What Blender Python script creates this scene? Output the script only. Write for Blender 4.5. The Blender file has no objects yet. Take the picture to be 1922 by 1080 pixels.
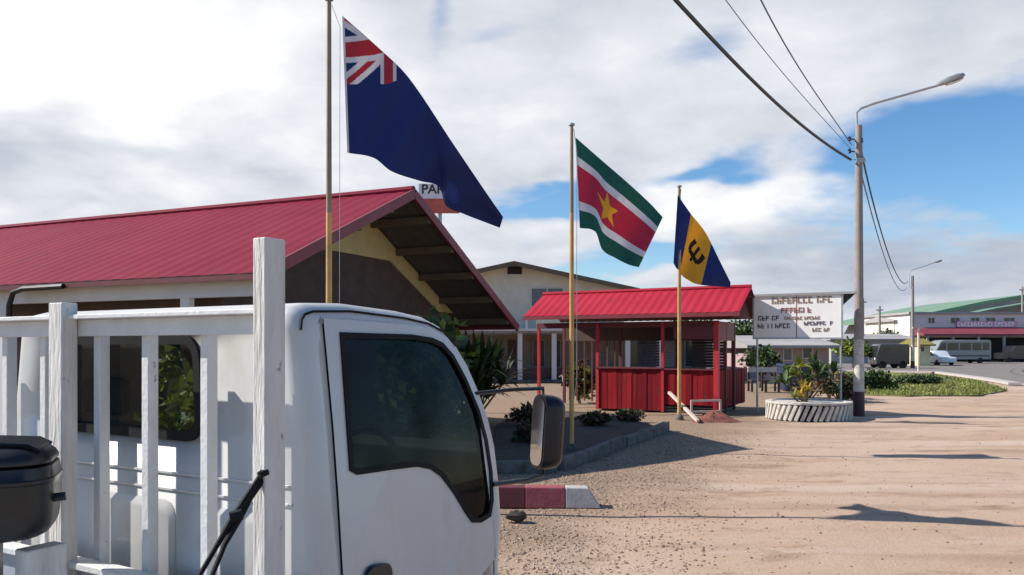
import bpy, bmesh, math, random
import numpy as np
from mathutils import Vector, Matrix

random.seed(7)
R = math.radians
sc = bpy.context.scene
COL = sc.collection

# ------------------------------------------------------------------ camera frame used for measuring
F = 1495.0; CX = 961.0; HY = 652.0; H = 1.8
def P(x, y, d):
    return Vector(((x - CX) / F * d, d, H + (HY - y) / F * d))
def G(x, y):
    d = H * F / (y - HY)
    return Vector(((x - CX) / F * d, d, 0.0))
def lin(c):
    c = c / 255.0
    return c / 12.92 if c <= 0.04045 else ((c + 0.055) / 1.055) ** 2.4
def S(r, g, b, k=1.0):
    return (lin(r) * k, lin(g) * k, lin(b) * k)

# ------------------------------------------------------------------ materials
def nd(nt, t, **kw):
    n = nt.nodes.new(t)
    for k, v in kw.items():
        setattr(n, k, v)
    return n
def mat(name, col, rough=0.6, var=0.15, scale=6.0, col2=None, bump=0.0, bscale=40.0, metal=0.0, island=0.0, spec=0.5, coat=0.0, stretch=None, trans=0.0, chips=None):
    m = bpy.data.materials.new(name); m.use_nodes = True
    nt = m.node_tree; L = nt.links
    b = nt.nodes['Principled BSDF']
    b.inputs['Roughness'].default_value = rough
    b.inputs['Metallic'].default_value = metal
    b.inputs['Specular IOR Level'].default_value = spec
    b.inputs['Coat Weight'].default_value = coat
    tc = nd(nt, 'ShaderNodeTexCoord')
    src = tc.outputs['Object']
    if stretch:
        mp = nd(nt, 'ShaderNodeMapping'); mp.inputs['Scale'].default_value = stretch
        L.new(src, mp.inputs['Vector']); src = mp.outputs['Vector']
    nz = nd(nt, 'ShaderNodeTexNoise'); nz.inputs['Scale'].default_value = scale; nz.inputs['Detail'].default_value = 6.0
    nz.inputs['Roughness'].default_value = 0.62
    L.new(src, nz.inputs['Vector'])
    mr = nd(nt, 'ShaderNodeMapRange'); mr.inputs['From Min'].default_value = 0.3; mr.inputs['From Max'].default_value = 0.7
    L.new(nz.outputs['Fac'], mr.inputs['Value'])
    mx = nd(nt, 'ShaderNodeMix', data_type='RGBA')
    if col2 is None:
        a = tuple(c * (1 - var) for c in col); c2 = tuple(min(1, c * (1 + var)) for c in col)
    else:
        a = col; c2 = col2
    mx.inputs['A'].default_value = (*a, 1); mx.inputs['B'].default_value = (*c2, 1)
    L.new(mr.outputs['Result'], mx.inputs['Factor'])
    out = mx.outputs['Result']
    if chips:
        cc, cs, lo, hi, st_ = chips
        mpc = nd(nt, 'ShaderNodeMapping'); mpc.inputs['Scale'].default_value = st_; L.new(tc.outputs['Object'], mpc.inputs['Vector'])
        nc = nd(nt, 'ShaderNodeTexNoise'); nc.inputs['Scale'].default_value = cs; nc.inputs['Detail'].default_value = 8.0; nc.inputs['Roughness'].default_value = .68
        L.new(mpc.outputs[0], nc.inputs['Vector'])
        rc = nd(nt, 'ShaderNodeMapRange'); rc.inputs['From Min'].default_value = lo; rc.inputs['From Max'].default_value = hi; L.new(nc.outputs['Fac'], rc.inputs['Value'])
        xc = nd(nt, 'ShaderNodeMix', data_type='RGBA'); L.new(rc.outputs['Result'], xc.inputs['Factor']); L.new(out, xc.inputs['A']); xc.inputs['B'].default_value = (*cc, 1)
        out = xc.outputs['Result']
    if island > 0:
        g = nd(nt, 'ShaderNodeNewGeometry')
        m2 = nd(nt, 'ShaderNodeMapRange'); m2.inputs['To Min'].default_value = 1 - island; m2.inputs['To Max'].default_value = 1 + island
        L.new(g.outputs['Random Per Island'], m2.inputs['Value'])
        mm = nd(nt, 'ShaderNodeVectorMath', operation='SCALE')
        L.new(out, mm.inputs[0]); L.new(m2.outputs['Result'], mm.inputs['Scale'])
        out = mm.outputs['Vector']
    L.new(out, b.inputs['Base Color'])
    if bump > 0:
        n2 = nd(nt, 'ShaderNodeTexNoise'); n2.inputs['Scale'].default_value = bscale; n2.inputs['Detail'].default_value = 5.0
        L.new(src, n2.inputs['Vector'])
        bp = nd(nt, 'ShaderNodeBump'); bp.inputs['Strength'].default_value = bump; bp.inputs['Distance'].default_value = 0.02
        L.new(n2.outputs['Fac'], bp.inputs['Height']); L.new(bp.outputs['Normal'], b.inputs['Normal'])
    if trans > 0:
        tr = nd(nt, 'ShaderNodeBsdfTranslucent'); L.new(out, tr.inputs['Color'])
        ms = nd(nt, 'ShaderNodeMixShader'); ms.inputs['Fac'].default_value = trans
        L.new(b.outputs['BSDF'], ms.inputs[1]); L.new(tr.outputs['BSDF'], ms.inputs[2])
        L.new(ms.outputs['Shader'], nt.nodes['Material Output'].inputs['Surface'])
    return m
def glass_mat(name, tint, gloss=0.10):
    m = bpy.data.materials.new(name); m.use_nodes = True
    nt = m.node_tree; L = nt.links
    nt.nodes.remove(nt.nodes['Principled BSDF'])
    t = nd(nt, 'ShaderNodeBsdfTransparent'); t.inputs['Color'].default_value = (*tint, 1)
    g = nd(nt, 'ShaderNodeBsdfGlossy'); g.inputs['Roughness'].default_value = 0.02; g.inputs['Color'].default_value = (.9, .95, 1, 1)
    lw = nd(nt, 'ShaderNodeLayerWeight'); fr = nd(nt, 'ShaderNodeMath', operation='POWER'); fr.inputs[1].default_value = 6.0
    L.new(lw.outputs['Facing'], fr.inputs[0]); lw.inputs['Blend'].default_value = .5
    nz = nd(nt, 'ShaderNodeTexNoise'); nz.inputs['Scale'].default_value = 3.0
    ml = nd(nt, 'ShaderNodeMath', operation='MULTIPLY_ADD'); ml.inputs[1].default_value = 0.03
    L.new(nz.outputs['Fac'], ml.inputs[0]); L.new(fr.outputs[0], ml.inputs[2])
    ms = nd(nt, 'ShaderNodeMixShader')
    L.new(ml.outputs['Value'], ms.inputs['Fac']); L.new(t.outputs['BSDF'], ms.inputs[1]); L.new(g.outputs['BSDF'], ms.inputs[2])
    L.new(ms.outputs['Shader'], nt.nodes['Material Output'].inputs['Surface'])
    return m

M = {}
M['truck_white'] = mat('truck_white', (.51, .51, .50), .30, .06, 2, coat=.3, bump=.03, bscale=12, chips=((.34, .30, .25), 3.2, .52, .95, (1, 1, .5)))
M['cab_inner'] = mat('cab_inner', (.022, .023, .026), .85, spec=.15)
M['black_rubber'] = mat('black_rubber', (.012, .012, .014), .7, spec=.15)
M['black_plastic'] = mat('black_plastic', (.006, .007, .009), .38, .2, 9, bump=.05, bscale=60)
M['bed_paint'] = mat('bed_paint', (.56, .56, .55), .55, scale=9, col2=(.66, .66, .65), bump=.2, bscale=50, chips=((.16, .11, .08), 16, .66, .72, (1, 1, .7)))
M['stake_wood'] = mat('stake_wood', (.46, .43, .40), .7, scale=14, col2=(.68, .66, .63), bump=.45, bscale=70, stretch=(1, 1, .15), chips=((.13, .09, .07), 22, .64, .70, (1, 1, .6)))
M['bed_grey'] = mat('bed_grey', (.30, .32, .36), .55, .2, 12)
M['chassis'] = mat('chassis', (.03, .03, .032), .6)
M['tyre'] = mat('tyre', (.02, .02, .02), .85, bump=.3, bscale=60)
M['rim'] = mat('rim', (.5, .5, .5), .4, metal=.6)
M['seat'] = mat('seat_fabric', (.05, .055, .07), .9)
M['glass'] = glass_mat('cab_glass', (.46, .50, .48))
M['mirror'] = mat('mirror_glass', (.8, .82, .85), .04, .02, 2, metal=1.0)
M['mirror_shell'] = mat('mirror_shell', (.010, .011, .015), .34, .2, 4, spec=.3)
M['roof_red'] = mat('roof_red', (.185, .017, .036), .65, spec=.05, scale=.8, col2=(.225, .026, .048), bump=.08, bscale=4, chips=((.12, .03, .035), 1.6, .56, .85, (1, 1, 1)))
M['roof_kiosk'] = mat('roof_kiosk', (.33, .018, .036), .65, spec=.08, scale=1.0, col2=(.40, .028, .05), chips=((.18, .03, .04), 2.2, .58, .85, (1, 1, 1)))
M['trim_red'] = mat('trim_red', (.20, .03, .04), .5, .2, 4)
M['red_wood'] = mat('red_wood', (.20, .010, .015), .65, .18, 5, spec=.12, island=.34, bump=.25, bscale=18, stretch=(1, 1, .2), chips=((.10, .03, .025), 7, .55, .75, (1, 1, .35)))
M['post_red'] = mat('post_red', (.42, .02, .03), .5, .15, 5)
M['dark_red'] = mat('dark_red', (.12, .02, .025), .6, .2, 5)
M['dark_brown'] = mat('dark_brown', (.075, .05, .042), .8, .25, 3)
M['ceil_dark'] = mat('ceiling_dark', (.10, .09, .085), .85, .2, 2, island=.1)
M['cream'] = mat('cream_paint', (.52, .43, .20), .7, .12, 3)
M['white_wall'] = mat('white_wall', (.60, .60, .60), .7, .08, 2)
M['beige'] = mat('beige_wall', (.64, .59, .49), .8, .1, 1.5)
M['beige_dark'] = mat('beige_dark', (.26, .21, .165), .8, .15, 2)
M['brown_trim'] = mat('brown_trim', (.12, .09, .06), .7)
M['shingle'] = mat('roof_brown', (.22, .19, .15), .8, .2, 3)
M['window_dark'] = mat('window_dark', (.035, .04, .045), .12, .3, 2)
M['window_grey'] = mat('window_grey', (.12, .12, .14), .2, .3, 8)
M['grey_wall'] = mat('grey_wall', (.30, .30, .29), .8, .15, 2)
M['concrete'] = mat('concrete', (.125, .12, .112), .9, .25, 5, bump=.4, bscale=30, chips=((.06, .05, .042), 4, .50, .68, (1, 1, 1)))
M['pole_conc'] = mat('pole_concrete', (.26, .23, .21), .8, .14, 4, bump=.15, bscale=25)
M['paint_white'] = mat('paint_white', (.52, .49, .44), .75, .15, 8, chips=((.24, .19, .15), 9, .52, .72, (1, 1, 1)))
M['paint_maroon'] = mat('paint_maroon', (.05, .02, .03), .6, .3, 6)
M['paint_red'] = mat('paint_red', (.34, .075, .09), .8, scale=10, col2=(.25, .055, .065), bump=.25, chips=((.30, .22, .17), 9, .56, .75, (1, 1, 1)))
M['paint_grey'] = mat('paint_grey', (.50, .46, .43), .75, scale=12, col2=(.38, .34, .31), bump=.2)
M['flagpole'] = mat('flagpole_paint', (.24, .19, .12), .45, .25, 3)
M['flagpole_gold'] = mat('flagpole_gold', (.50, .30, .10), .5, .25, 3)
M['steel'] = mat('galvanised_steel', (.40, .41, .42), .4, .15, 8, metal=.5)
M['cable'] = mat('cable_rubber', (.03, .035, .045), .6)
M['cable_thin'] = mat('cable_thin', (.10, .11, .13), .6)
M['rope'] = mat('rope', (.55, .55, .55), .8)
M['sign_white'] = mat('sign_white', (.82, .80, .77), .5, .05, 2, chips=((.5, .44, .36), 3, .58, .9, (1, 1, .4)))
M['ink_brown'] = mat('ink_brown', (.28, .17, .11), .6)
M['ink_black'] = mat('ink_black', (.03, .03, .035), .6)
M['ink_red'] = mat('ink_red', (.30, .10, .08), .6)
M['panel_orange'] = mat('panel_orange', (.55, .12, .07), .5, .25, 6)
M['leaf_dark'] = mat('leaf_dark', (.035, .06, .02), .55, .3, 2, island=.6, trans=.2)
M['leaf_mid'] = mat('leaf_mid', (.07, .12, .03), .5, .3, 2, island=.55, trans=.25)
M['leaf_lime'] = mat('leaf_lime', (.20, .24, .035), .5, .3, 2, island=.5, trans=.3)
M['leaf_yellow'] = mat('leaf_yellow', (.48, .34, .03), .5, .25, 3, island=.4, trans=.3)
M['leaf_rust'] = mat('leaf_rust', (.10, .055, .03), .6, .3, 3, island=.5, trans=.15)
M['bark'] = mat('bark', (.12, .09, .06), .9, .3, 8, bump=.4)
M['grass'] = mat('grass_blades', (.19, .21, .045), .7, .35, .8, island=.5, trans=.2)
M['grass_soil'] = mat('grass_soil', (.13, .14, .045), .9, scale=.5, col2=(.20, .18, .075))
M['pebble'] = mat('pebbles', (.30, .21, .15), .85, .2, 3, island=.6)
M['soil_dark'] = mat('soil_dark', (.055, .042, .034), .95, .35, 4, bump=.5, bscale=20)
M['soil_red'] = mat('soil_red', (.20, .07, .05), .95, .35, 6, bump=.5, bscale=20)
M['plank'] = mat('plank_pale', (.62, .48, .40), .8, .15, 6)
M['blue_dark'] = mat('blue_dark', (.025, .04, .09), .5, .25, 2)
M['blue_grey'] = mat('blue_grey', (.10, .12, .15), .5, .25, 2)
M['mall_white'] = mat('mall_white', (.62, .57, .55), .7, .1, .6)
M['mall_pink'] = mat('mall_pink', (.55, .30, .40), .6, .2, .6)
M['mall_maroon'] = mat('mall_maroon', (.22, .04, .06), .6, .2, .4)
M['green_roof'] = mat('green_roof', (.14, .24, .16), .6, .12, .15)
M['shop_pink'] = mat('shop_pink', (.40, .28, .28), .8, .2, .6)
M['shop_grey'] = mat('shop_grey', (.33, .31, .30), .8, .15, .6)
M['dark_inside'] = mat('dark_interior', (.03, .028, .028), .9, .4, .5)
M['car_silver'] = mat('car_silver', (.22, .245, .255), .35, .08, 2, metal=.2, coat=.4)
M['car_white'] = mat('car_white', (.75, .76, .78), .3, .05, 2, coat=.5)
M['car_black'] = mat('car_black', (.025, .025, .03), .25, .1, 2, coat=.5)
M['car_maroon'] = mat('car_maroon', (.10, .03, .04), .3, .1, 2, coat=.5)
M['yellow_wall'] = mat('yellow_paint', (.60, .55, .33), .7, .15, 1.5)
M['olive_roof'] = mat('olive_roof', (.20, .17, .035), .7, .2, 2)
M['pot'] = mat('pot_white', (.72, .70, .66), .6)
M['lamp_shell'] = mat('lamp_shell', (.30, .30, .30), .4, metal=.3)
M['lamp_glass'] = mat('lamp_lens', (.70, .70, .68), .2)
M['halyard'] = mat('halyard', (.62, .60, .58), .8)

# ------------------------------------------------------------------ mesh helpers
class MB:
    def __init__(s, T=None):
        s.v = []; s.f = []; s.m = []; s.T = T
    def add(s, vs, fs, mi=0):
        o = len(s.v)
        if s.T is not None:
            vs = [s.T @ Vector(p) for p in vs]
        s.v += [tuple(p) for p in vs]
        s.f += [tuple(i + o for i in f) for f in fs]
        s.m += [mi] * len(fs)
        return s
    def box(s, a, b, mi=0, rot=None):
        x0, y0, z0 = a; x1, y1, z1 = b
        vs = [Vector(p) for p in [(x0, y0, z0), (x1, y0, z0), (x1, y1, z0), (x0, y1, z0), (x0, y0, z1), (x1, y0, z1), (x1, y1, z1), (x0, y1, z1)]]
        if rot is not None:
            c = (Vector(a) + Vector(b)) / 2
            vs = [c + rot @ (p - c) for p in vs]
        return s.add(vs, [(0, 3, 2, 1), (4, 5, 6, 7), (0, 1, 5, 4), (1, 2, 6, 5), (2, 3, 7, 6), (3, 0, 4, 7)], mi)
    def prism(s, poly, ex, mi=0):
        n = len(poly); ex = Vector(ex); poly = [Vector(p) for p in poly]
        vs = poly + [p + ex for p in poly]
        fs = [tuple(range(n - 1, -1, -1)), tuple(range(n, 2 * n))] + [(i, (i + 1) % n, n + (i + 1) % n, n + i) for i in range(n)]
        return s.add(vs, fs, mi)
    def beam(s, p, q, w, h, mi=0, up=(0, 0, 1)):
        p = Vector(p); q = Vector(q); d = (q - p).normalized()
        u = Vector(up)
        if abs(d.dot(u)) > .98: u = Vector((0, 1, 0))
        a = d.cross(u).normalized() * (w / 2); b = a.cross(d).normalized() * (h / 2)
        vs = [p - a - b, p + a - b, p + a + b, p - a + b]
        return s.prism(vs, q - p, mi)
    def tube(s, pts, r, n=8, mi=0, cap=True):
        pts = [Vector(p) for p in pts]; k = len(pts)
        rs = r if isinstance(r, (list, tuple)) else [r] * k
        vs = []; prev = None
        for i, p in enumerate(pts):
            d = (pts[min(i + 1, k - 1)] - pts[max(i - 1, 0)]).normalized()
            if prev is None:
                a = d.cross(Vector((0, 0, 1)))
                if a.length < .05: a = d.cross(Vector((0, 1, 0)))
                a.normalize()
            else:
                a = (prev - d * prev.dot(d)).normalized()
            prev = a; b = d.cross(a)
            for j in range(n):
                t = 2 * math.pi * j / n
                vs.append(p + (a * math.cos(t) + b * math.sin(t)) * rs[i])
        fs = [(i * n + j, i * n + (j + 1) % n, (i + 1) * n + (j + 1) % n, (i + 1) * n + j) for i in range(k - 1) for j in range(n)]
        if cap:
            fs += [tuple(range(n - 1, -1, -1)), tuple(range((k - 1) * n, k * n))]
        return s.add(vs, fs, mi)
    def lathe(s, prof, n=20, c=(0, 0, 0), mi=0, ax=None):
        vs = []
        for r, z in prof:
            for j in range(n):
                t = 2 * math.pi * j / n
                p = Vector((r * math.cos(t), r * math.sin(t), z))
                if ax is not None: p = ax @ p
                vs.append(Vector(c) + p)
        k = len(prof)
        fs = [(i * n + j, i * n + (j + 1) % n, (i + 1) * n + (j + 1) % n, (i + 1) * n + j) for i in range(k - 1) for j in range(n)]
        fs += [tuple(range(n - 1, -1, -1)), tuple(range((k - 1) * n, k * n))]
        return s.add(vs, fs, mi)
    def orient(s, ref=None, direction=None):
        """turn every face outwards from ref, or towards direction"""
        for i, f in enumerate(s.f):
            p = [Vector(s.v[k]) for k in f]; n = Vector((0, 0, 0)); c = Vector((0, 0, 0))
            for a in range(len(p)):
                n += p[a - 1].cross(p[a]); c += p[a]
            d = direction if direction is not None else c / len(p) - ref
            if n.dot(d) < 0: s.f[i] = tuple(reversed(f))
        return s
    def build(s, name, mats, parent=None, bevel=0.0, smooth=False, sharp=40, solid=0.0, solid_mat=None):
        me = bpy.data.meshes.new(name)
        me.from_pydata(s.v, [], s.f)
        if not isinstance(mats, (list, tuple)): mats = [mats]
        for m in mats: me.materials.append(M[m] if isinstance(m, str) else m)
        for p, i in zip(me.polygons, s.m): p.material_index = i
        me.update()
        if smooth:
            me.shade_smooth(); me.set_sharp_from_angle(angle=R(sharp))
        o = bpy.data.objects.new(name, me); COL.objects.link(o)
        if solid:
            md = o.modifiers.new('solid', 'SOLIDIFY'); md.thickness = solid; md.offset = -1
            if solid_mat is not None: md.material_offset = solid_mat; md.material_offset_rim = solid_mat
        if bevel:
            md = o.modifiers.new('bevel', 'BEVEL'); md.width = bevel; md.segments = 2; md.limit_method = 'ANGLE'; md.angle_limit = R(35)
        if parent is not None: attach(o, parent)
        return o

def wm(o):
    m = o.matrix_basis.copy()
    if o.parent is not None:
        m = wm(o.parent) @ o.matrix_parent_inverse @ m
    return m
def attach(o, p):
    o.parent = p; o.matrix_parent_inverse = wm(p).inverted()
def tag(o, label=None, cat=None, group=None, kind=None):
    if label: o['label'] = label
    if cat: o['category'] = cat
    if group: o['group'] = group
    if kind: o['kind'] = kind
    return o
def thing(name, label, cat, loc=(0, 0, 0), yaw=0.0, group=None):
    o = bpy.data.objects.new(name, None); COL.objects.link(o)
    o.empty_display_size = .2
    o.location = loc; o.rotation_euler = (0, 0, yaw)
    return tag(o, label, cat, group)
def frame(o, yaw):
    return Matrix.Translation(Vector(o)) @ Matrix.Rotation(yaw, 4, 'Z')
def copy_tree(o, parent=None):
    c = o.copy(); COL.objects.link(c)
    if parent is not None: c.parent = parent
    for ch in list(o.children): copy_tree(ch, c)
    return c
def holed(loops3d, name=None):
    """vertices and triangles of a flat polygon (first loop) with holes (others)"""
    bm = bmesh.new(); es = []
    for lp in loops3d:
        vs = [bm.verts.new(p) for p in lp]
        es += [bm.edges.new((vs[i], vs[(i + 1) % len(vs)])) for i in range(len(vs))]
    bmesh.ops.triangle_fill(bm, edges=es, use_beauty=True, use_dissolve=False)
    bmesh.ops.recalc_face_normals(bm, faces=bm.faces)
    bm.verts.index_update()
    v = [p.co.copy() for p in bm.verts]; f = [tuple(q.index for q in fc.verts) for fc in bm.faces]
    bm.free()
    return v, f
def rrect(x0, y0, x1, y1, r, n=5):
    out = []
    for cx, cy, a0 in ((x1 - r, y1 - r, 0), (x0 + r, y1 - r, 90), (x0 + r, y0 + r, 180), (x1 - r, y0 + r, 270)):
        for i in range(n + 1):
            a = R(a0 + 90 * i / n); out.append((cx + r * math.cos(a), cy + r * math.sin(a)))
    return out
def inset(poly, d):
    """offset a 2-D polygon inwards (any orientation) by d"""
    n = len(poly); A = sum(poly[i][0] * poly[(i + 1) % n][1] - poly[(i + 1) % n][0] * poly[i][1] for i in range(n))
    sg = 1 if A > 0 else -1; out = []
    for i in range(n):
        p0 = Vector(poly[i - 1]); p1 = Vector(poly[i]); p2 = Vector(poly[(i + 1) % n])
        e1 = (p1 - p0).normalized(); e2 = (p2 - p1).normalized()
        n1 = Vector((-e1.y, e1.x)) * sg; n2 = Vector((-e2.y, e2.x)) * sg
        b = (n1 + n2)
        if b.length < 1e-6: b = n1
        b.normalize(); k = d / max(.5, b.dot(n1))
        out.append((p1.x + b.x * k, p1.y + b.y * k))
    return out
def smooth2d(poly, it=2):
    for _ in range(it):
        q = []
        for i in range(len(poly)):
            a = poly[i]; b = poly[(i + 1) % len(poly)]
            q.append((a[0] * .75 + b[0] * .25, a[1] * .75 + b[1] * .25)); q.append((a[0] * .25 + b[0] * .75, a[1] * .25 + b[1] * .75))
        poly = q
    return poly

# ================================================================== CAMERA, SKY, SUN
cam = bpy.data.objects.new('camera', bpy.data.cameras.new('camera')); COL.objects.link(cam)
cam.location = (0, 0, H); cam.rotation_euler = (R(90), 0, 0)
cam.data.sensor_width = 36; cam.data.lens = F / 1922 * 36
cam.data.shift_y = (HY - 540) / 1922
cam.data.clip_start = .05; cam.data.clip_end = 6000
sc.camera = cam
sc.view_settings.view_transform = 'Standard'; sc.view_settings.look = 'None'
sc.view_settings.gamma = 1; sc.view_settings.exposure = 0.45

SUN_EL = 38.0
sun_dir = Vector((-1.0, .11, 0)).normalized() * math.cos(R(SUN_EL)) + Vector((0, 0, math.sin(R(SUN_EL))))
sl = bpy.data.lights.new('sun', 'SUN'); sl.energy = 5.0; sl.angle = R(.5); sl.color = (1, .95, .87)
so = bpy.data.objects.new('sun', sl); COL.objects.link(so)
so.rotation_euler = sun_dir.to_track_quat('Z', 'Y').to_euler(); so.location = (-20, 5, 30)

w = bpy.data.worlds.new('World'); sc.world = w; w.use_nodes = True
nt = w.node_tree; L = nt.links
for n in list(nt.nodes): nt.nodes.remove(n)
wo = nd(nt, 'ShaderNodeOutputWorld')
sky = nd(nt, 'ShaderNodeTexSky'); sky.sky_type = 'NISHITA'; sky.sun_disc = False
sky.sun_elevation = R(SUN_EL); sky.sun_rotation = math.atan2(sun_dir.x, sun_dir.y)
sky.air_density = 1.0; sky.dust_density = .1; sky.ozone_density = 4.0
bg = nd(nt, 'ShaderNodeBackground'); bg.inputs['Strength'].default_value = .108
hs = nd(nt, 'ShaderNodeHueSaturation'); hs.inputs['Saturation'].default_value = 1.18; L.new(sky.outputs['Color'], hs.inputs['Color']); L.new(hs.outputs['Color'], bg.inputs['Color'])
tc = nd(nt, 'ShaderNodeTexCoord')
sep = nd(nt, 'ShaderNodeSeparateXYZ'); L.new(tc.outputs['Generated'], sep.inputs[0])
def math_(op, a, b=None, c=None, clamp=False):
    n = nd(nt, 'ShaderNodeMath', operation=op); n.use_clamp = clamp
    for i, x in enumerate((a, b, c)):
        if x is None: continue
        if isinstance(x, (int, float)): n.inputs[i].default_value = x
        else: L.new(x, n.inputs[i])
    return n.outputs[0]
X, Y, Z = sep.outputs
az = math_('ARCTAN2', X, Y); el = math_('ARCSINE', Z)
# cloud layer coordinates: direction projected on a flat layer overhead
zz = math_('ADD', math_('MAXIMUM', Z, 0.0), .22)
comb = nd(nt, 'ShaderNodeCombineXYZ')
L.new(math_('DIVIDE', X, zz), comb.inputs[0]); L.new(math_('DIVIDE', Y, zz), comb.inputs[1])
def noise(scale, detail=7, rough=.55, off=0.0, dist=0.0, src=None):
    mp = nd(nt, 'ShaderNodeMapping'); mp.inputs['Location'].default_value = (off, off * .7, off * .3)
    L.new(src or comb.outputs[0], mp.inputs['Vector'])
    n = nd(nt, 'ShaderNodeTexNoise'); n.inputs['Scale'].default_value = scale; n.inputs['Detail'].default_value = detail
    n.inputs['Roughness'].default_value = rough; n.inputs['Distortion'].default_value = dist
    L.new(mp.outputs[0], n.inputs['Vector'])
    return n.outputs['Fac']
nA = noise(1.1, 9, .6, 3.1, .3); nB = noise(3.0, 9, .66, 8.7, .3); nC = noise(2.1, 8, .58, 1.7, .3); nW = noise(1.7, 4, .5, 5.5); nV = noise(1.7, 4, .5, 12.5)
# (warp azimuth/elevation a little so the gaps between clouds have ragged borders)
azw = math_('ADD', az, math_('MULTIPLY', math_('SUBTRACT', nW, .5), .34)); elw = math_('ADD', el, math_('MULTIPLY', math_('SUBTRACT', nV, .5), .20))
def blob(x, y, sx, sy, a=1.0, tilt=0.0):
    """smooth bump around the direction that lies at azimuth/elevation of the given bearing"""
    a0 = math.atan((x - CX) / F); e0 = math.atan((HY - y) / F * math.cos(a0))
    da = math_('SUBTRACT', azw, a0); de = math_('SUBTRACT', elw, e0)
    if tilt:
        t = R(tilt); c, s_ = math.cos(t), math.sin(t)
        da2 = math_('ADD', math_('MULTIPLY', da, c), math_('MULTIPLY', de, s_)); de = math_('SUBTRACT', math_('MULTIPLY', de, c), math_('MULTIPLY', da, s_)); da = da2
    q = math_('ADD', math_('POWER', math_('ABSOLUTE', math_('DIVIDE', da, sx / F)), 2.0), math_('POWER', math_('ABSOLUTE', math_('DIVIDE', de, sy / F)), 2.0))
    return math_('MULTIPLY', math_('POWER', 2.718, math_('MULTIPLY', q, -1.0)), a)
def total(lst):
    s = lst[0]
    for q in lst[1:]: s = math_('ADD', s, q)
    return s
gaps = total([blob(1860, 265, 250, 88, 2.0, 14), blob(1340, 275, 130, 32, 1.0, 8), blob(1000, 358, 130, 44, 1.4, 4), blob(880, 30, 45, 55, .45),
              blob(1290, 85, 100, 50, .42, 20), blob(1170, 505, 130, 36, .95, 5), blob(1880, 395, 90, 50, .5), blob(720, 300, 50, 60, .25), blob(1130, 470, 80, 24, .5), blob(1330, 480, 60, 22, .45), blob(1010, 70, 60, 26, .3)])
cover = math_('ADD', math_('MULTIPLY', math_('SUBTRACT', nA, .5), 1.3), math_('MULTIPLY', math_('SUBTRACT', nB, .5), .55))
# broken cloud ahead and left; unseen sky elsewhere cleared to dim shaded sides
def smooth_step(v, a, b, lo, hi):
    r = nd(nt, 'ShaderNodeMapRange'); r.interpolation_type = 'SMOOTHSTEP'
    r.inputs['From Min'].default_value = a; r.inputs['From Max'].default_value = b; r.inputs['To Min'].default_value = lo; r.inputs['To Max'].default_value = hi
    L.new(v, r.inputs['Value']); return r.outputs[0]
front = math_('SUBTRACT', math_('SUBTRACT', math_('SUBTRACT', .62, smooth_step(el, .46, .85, 0, .75)), smooth_step(az, .60, 1.0, 0, 1.0)), smooth_step(math_('MULTIPLY', az, -1.0), 1.2, 2.0, 0, .8))
cover = math_('SUBTRACT', math_('ADD', cover, front), gaps)
cf = nd(nt, 'ShaderNodeMapRange'); cf.interpolation_type = 'SMOOTHSTEP'
cf.inputs['From Min'].default_value = -.22; cf.inputs['From Max'].default_value = .46
L.new(cover, cf.inputs['Value'])
# brightness of the clouds: brighter towards the sun on the upper left, greyer undersides
lit = total([blob(40, 20, 260, 170, .40), blob(430, 150, 420, 150, .17), blob(180, 270, 260, 110, .16), blob(1270, 370, 170, 80, .22), blob(1500, 330, 220, 70, .10), blob(980, 150, 380, 150, .08), blob(1430, 110, 300, 110, .05),
             blob(50, 335, 120, 30, -.16), blob(330, 355, 220, 30, -.14), blob(900, 300, 180, 60, -.10), blob(1790, 490, 260, 90, -.30), blob(1560, 450, 160, 60, -.10), blob(1050, 70, 200, 60, -.10)])
def relief(scale, det, ro, dx, dy, off):
    # the same noise sampled a little nearer the sun: their difference lights one flank of each puff and shades the other
    def at(ox, oy):
        mp = nd(nt, 'ShaderNodeMapping'); mp.inputs['Location'].default_value = (off + ox, off * .7 + oy, 0)
        L.new(comb.outputs[0], mp.inputs['Vector'])
        n = nd(nt, 'ShaderNodeTexNoise'); n.inputs['Scale'].default_value = scale; n.inputs['Detail'].default_value = det; n.inputs['Roughness'].default_value = ro; n.inputs['Distortion'].default_value = .25
        L.new(mp.outputs[0], n.inputs['Vector']); return n.outputs['Fac']
    return math_('SUBTRACT', at(0, 0), at(dx, dy))
rel = math_('ADD', math_('MULTIPLY', relief(1.9, 6, .48, -.12, -.07, 3.3), .75), math_('MULTIPLY', relief(4.5, 5, .5, -.05, -.03, 6.1), .32))
br = math_('ADD', math_('ADD', math_('ADD', .67, lit), rel), math_('ADD', math_('MULTIPLY', math_('SUBTRACT', nC, .5), .40), math_('MULTIPLY', math_('SUBTRACT', nB, .5), .30)))
cr = nd(nt, 'ShaderNodeValToRGB')
e = cr.color_ramp.elements
e[0].position = .12; e[0].color = (*S(162, 176, 198), 1); e[1].position = 1.0; e[1].color = (1.05, 1.05, 1.05, 1)
k = cr.color_ramp.elements.new(.5); k.color = (*S(203, 209, 220), 1)
k = cr.color_ramp.elements.new(.78); k.color = (*S(233, 236, 243), 1)
L.new(math_('MULTIPLY', br, 1.0, clamp=True), cr.inputs['Fac'])
bgc = nd(nt, 'ShaderNodeBackground'); bgc.inputs['Strength'].default_value = .73
L.new(cr.outputs['Color'], bgc.inputs['Color'])
mx = nd(nt, 'ShaderNodeMixShader')
L.new(cf.outputs[0], mx.inputs['Fac']); L.new(bg.outputs[0], mx.inputs[1]); L.new(bgc.outputs[0], mx.inputs[2])
L.new(mx.outputs[0], wo.inputs['Surface'])

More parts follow.
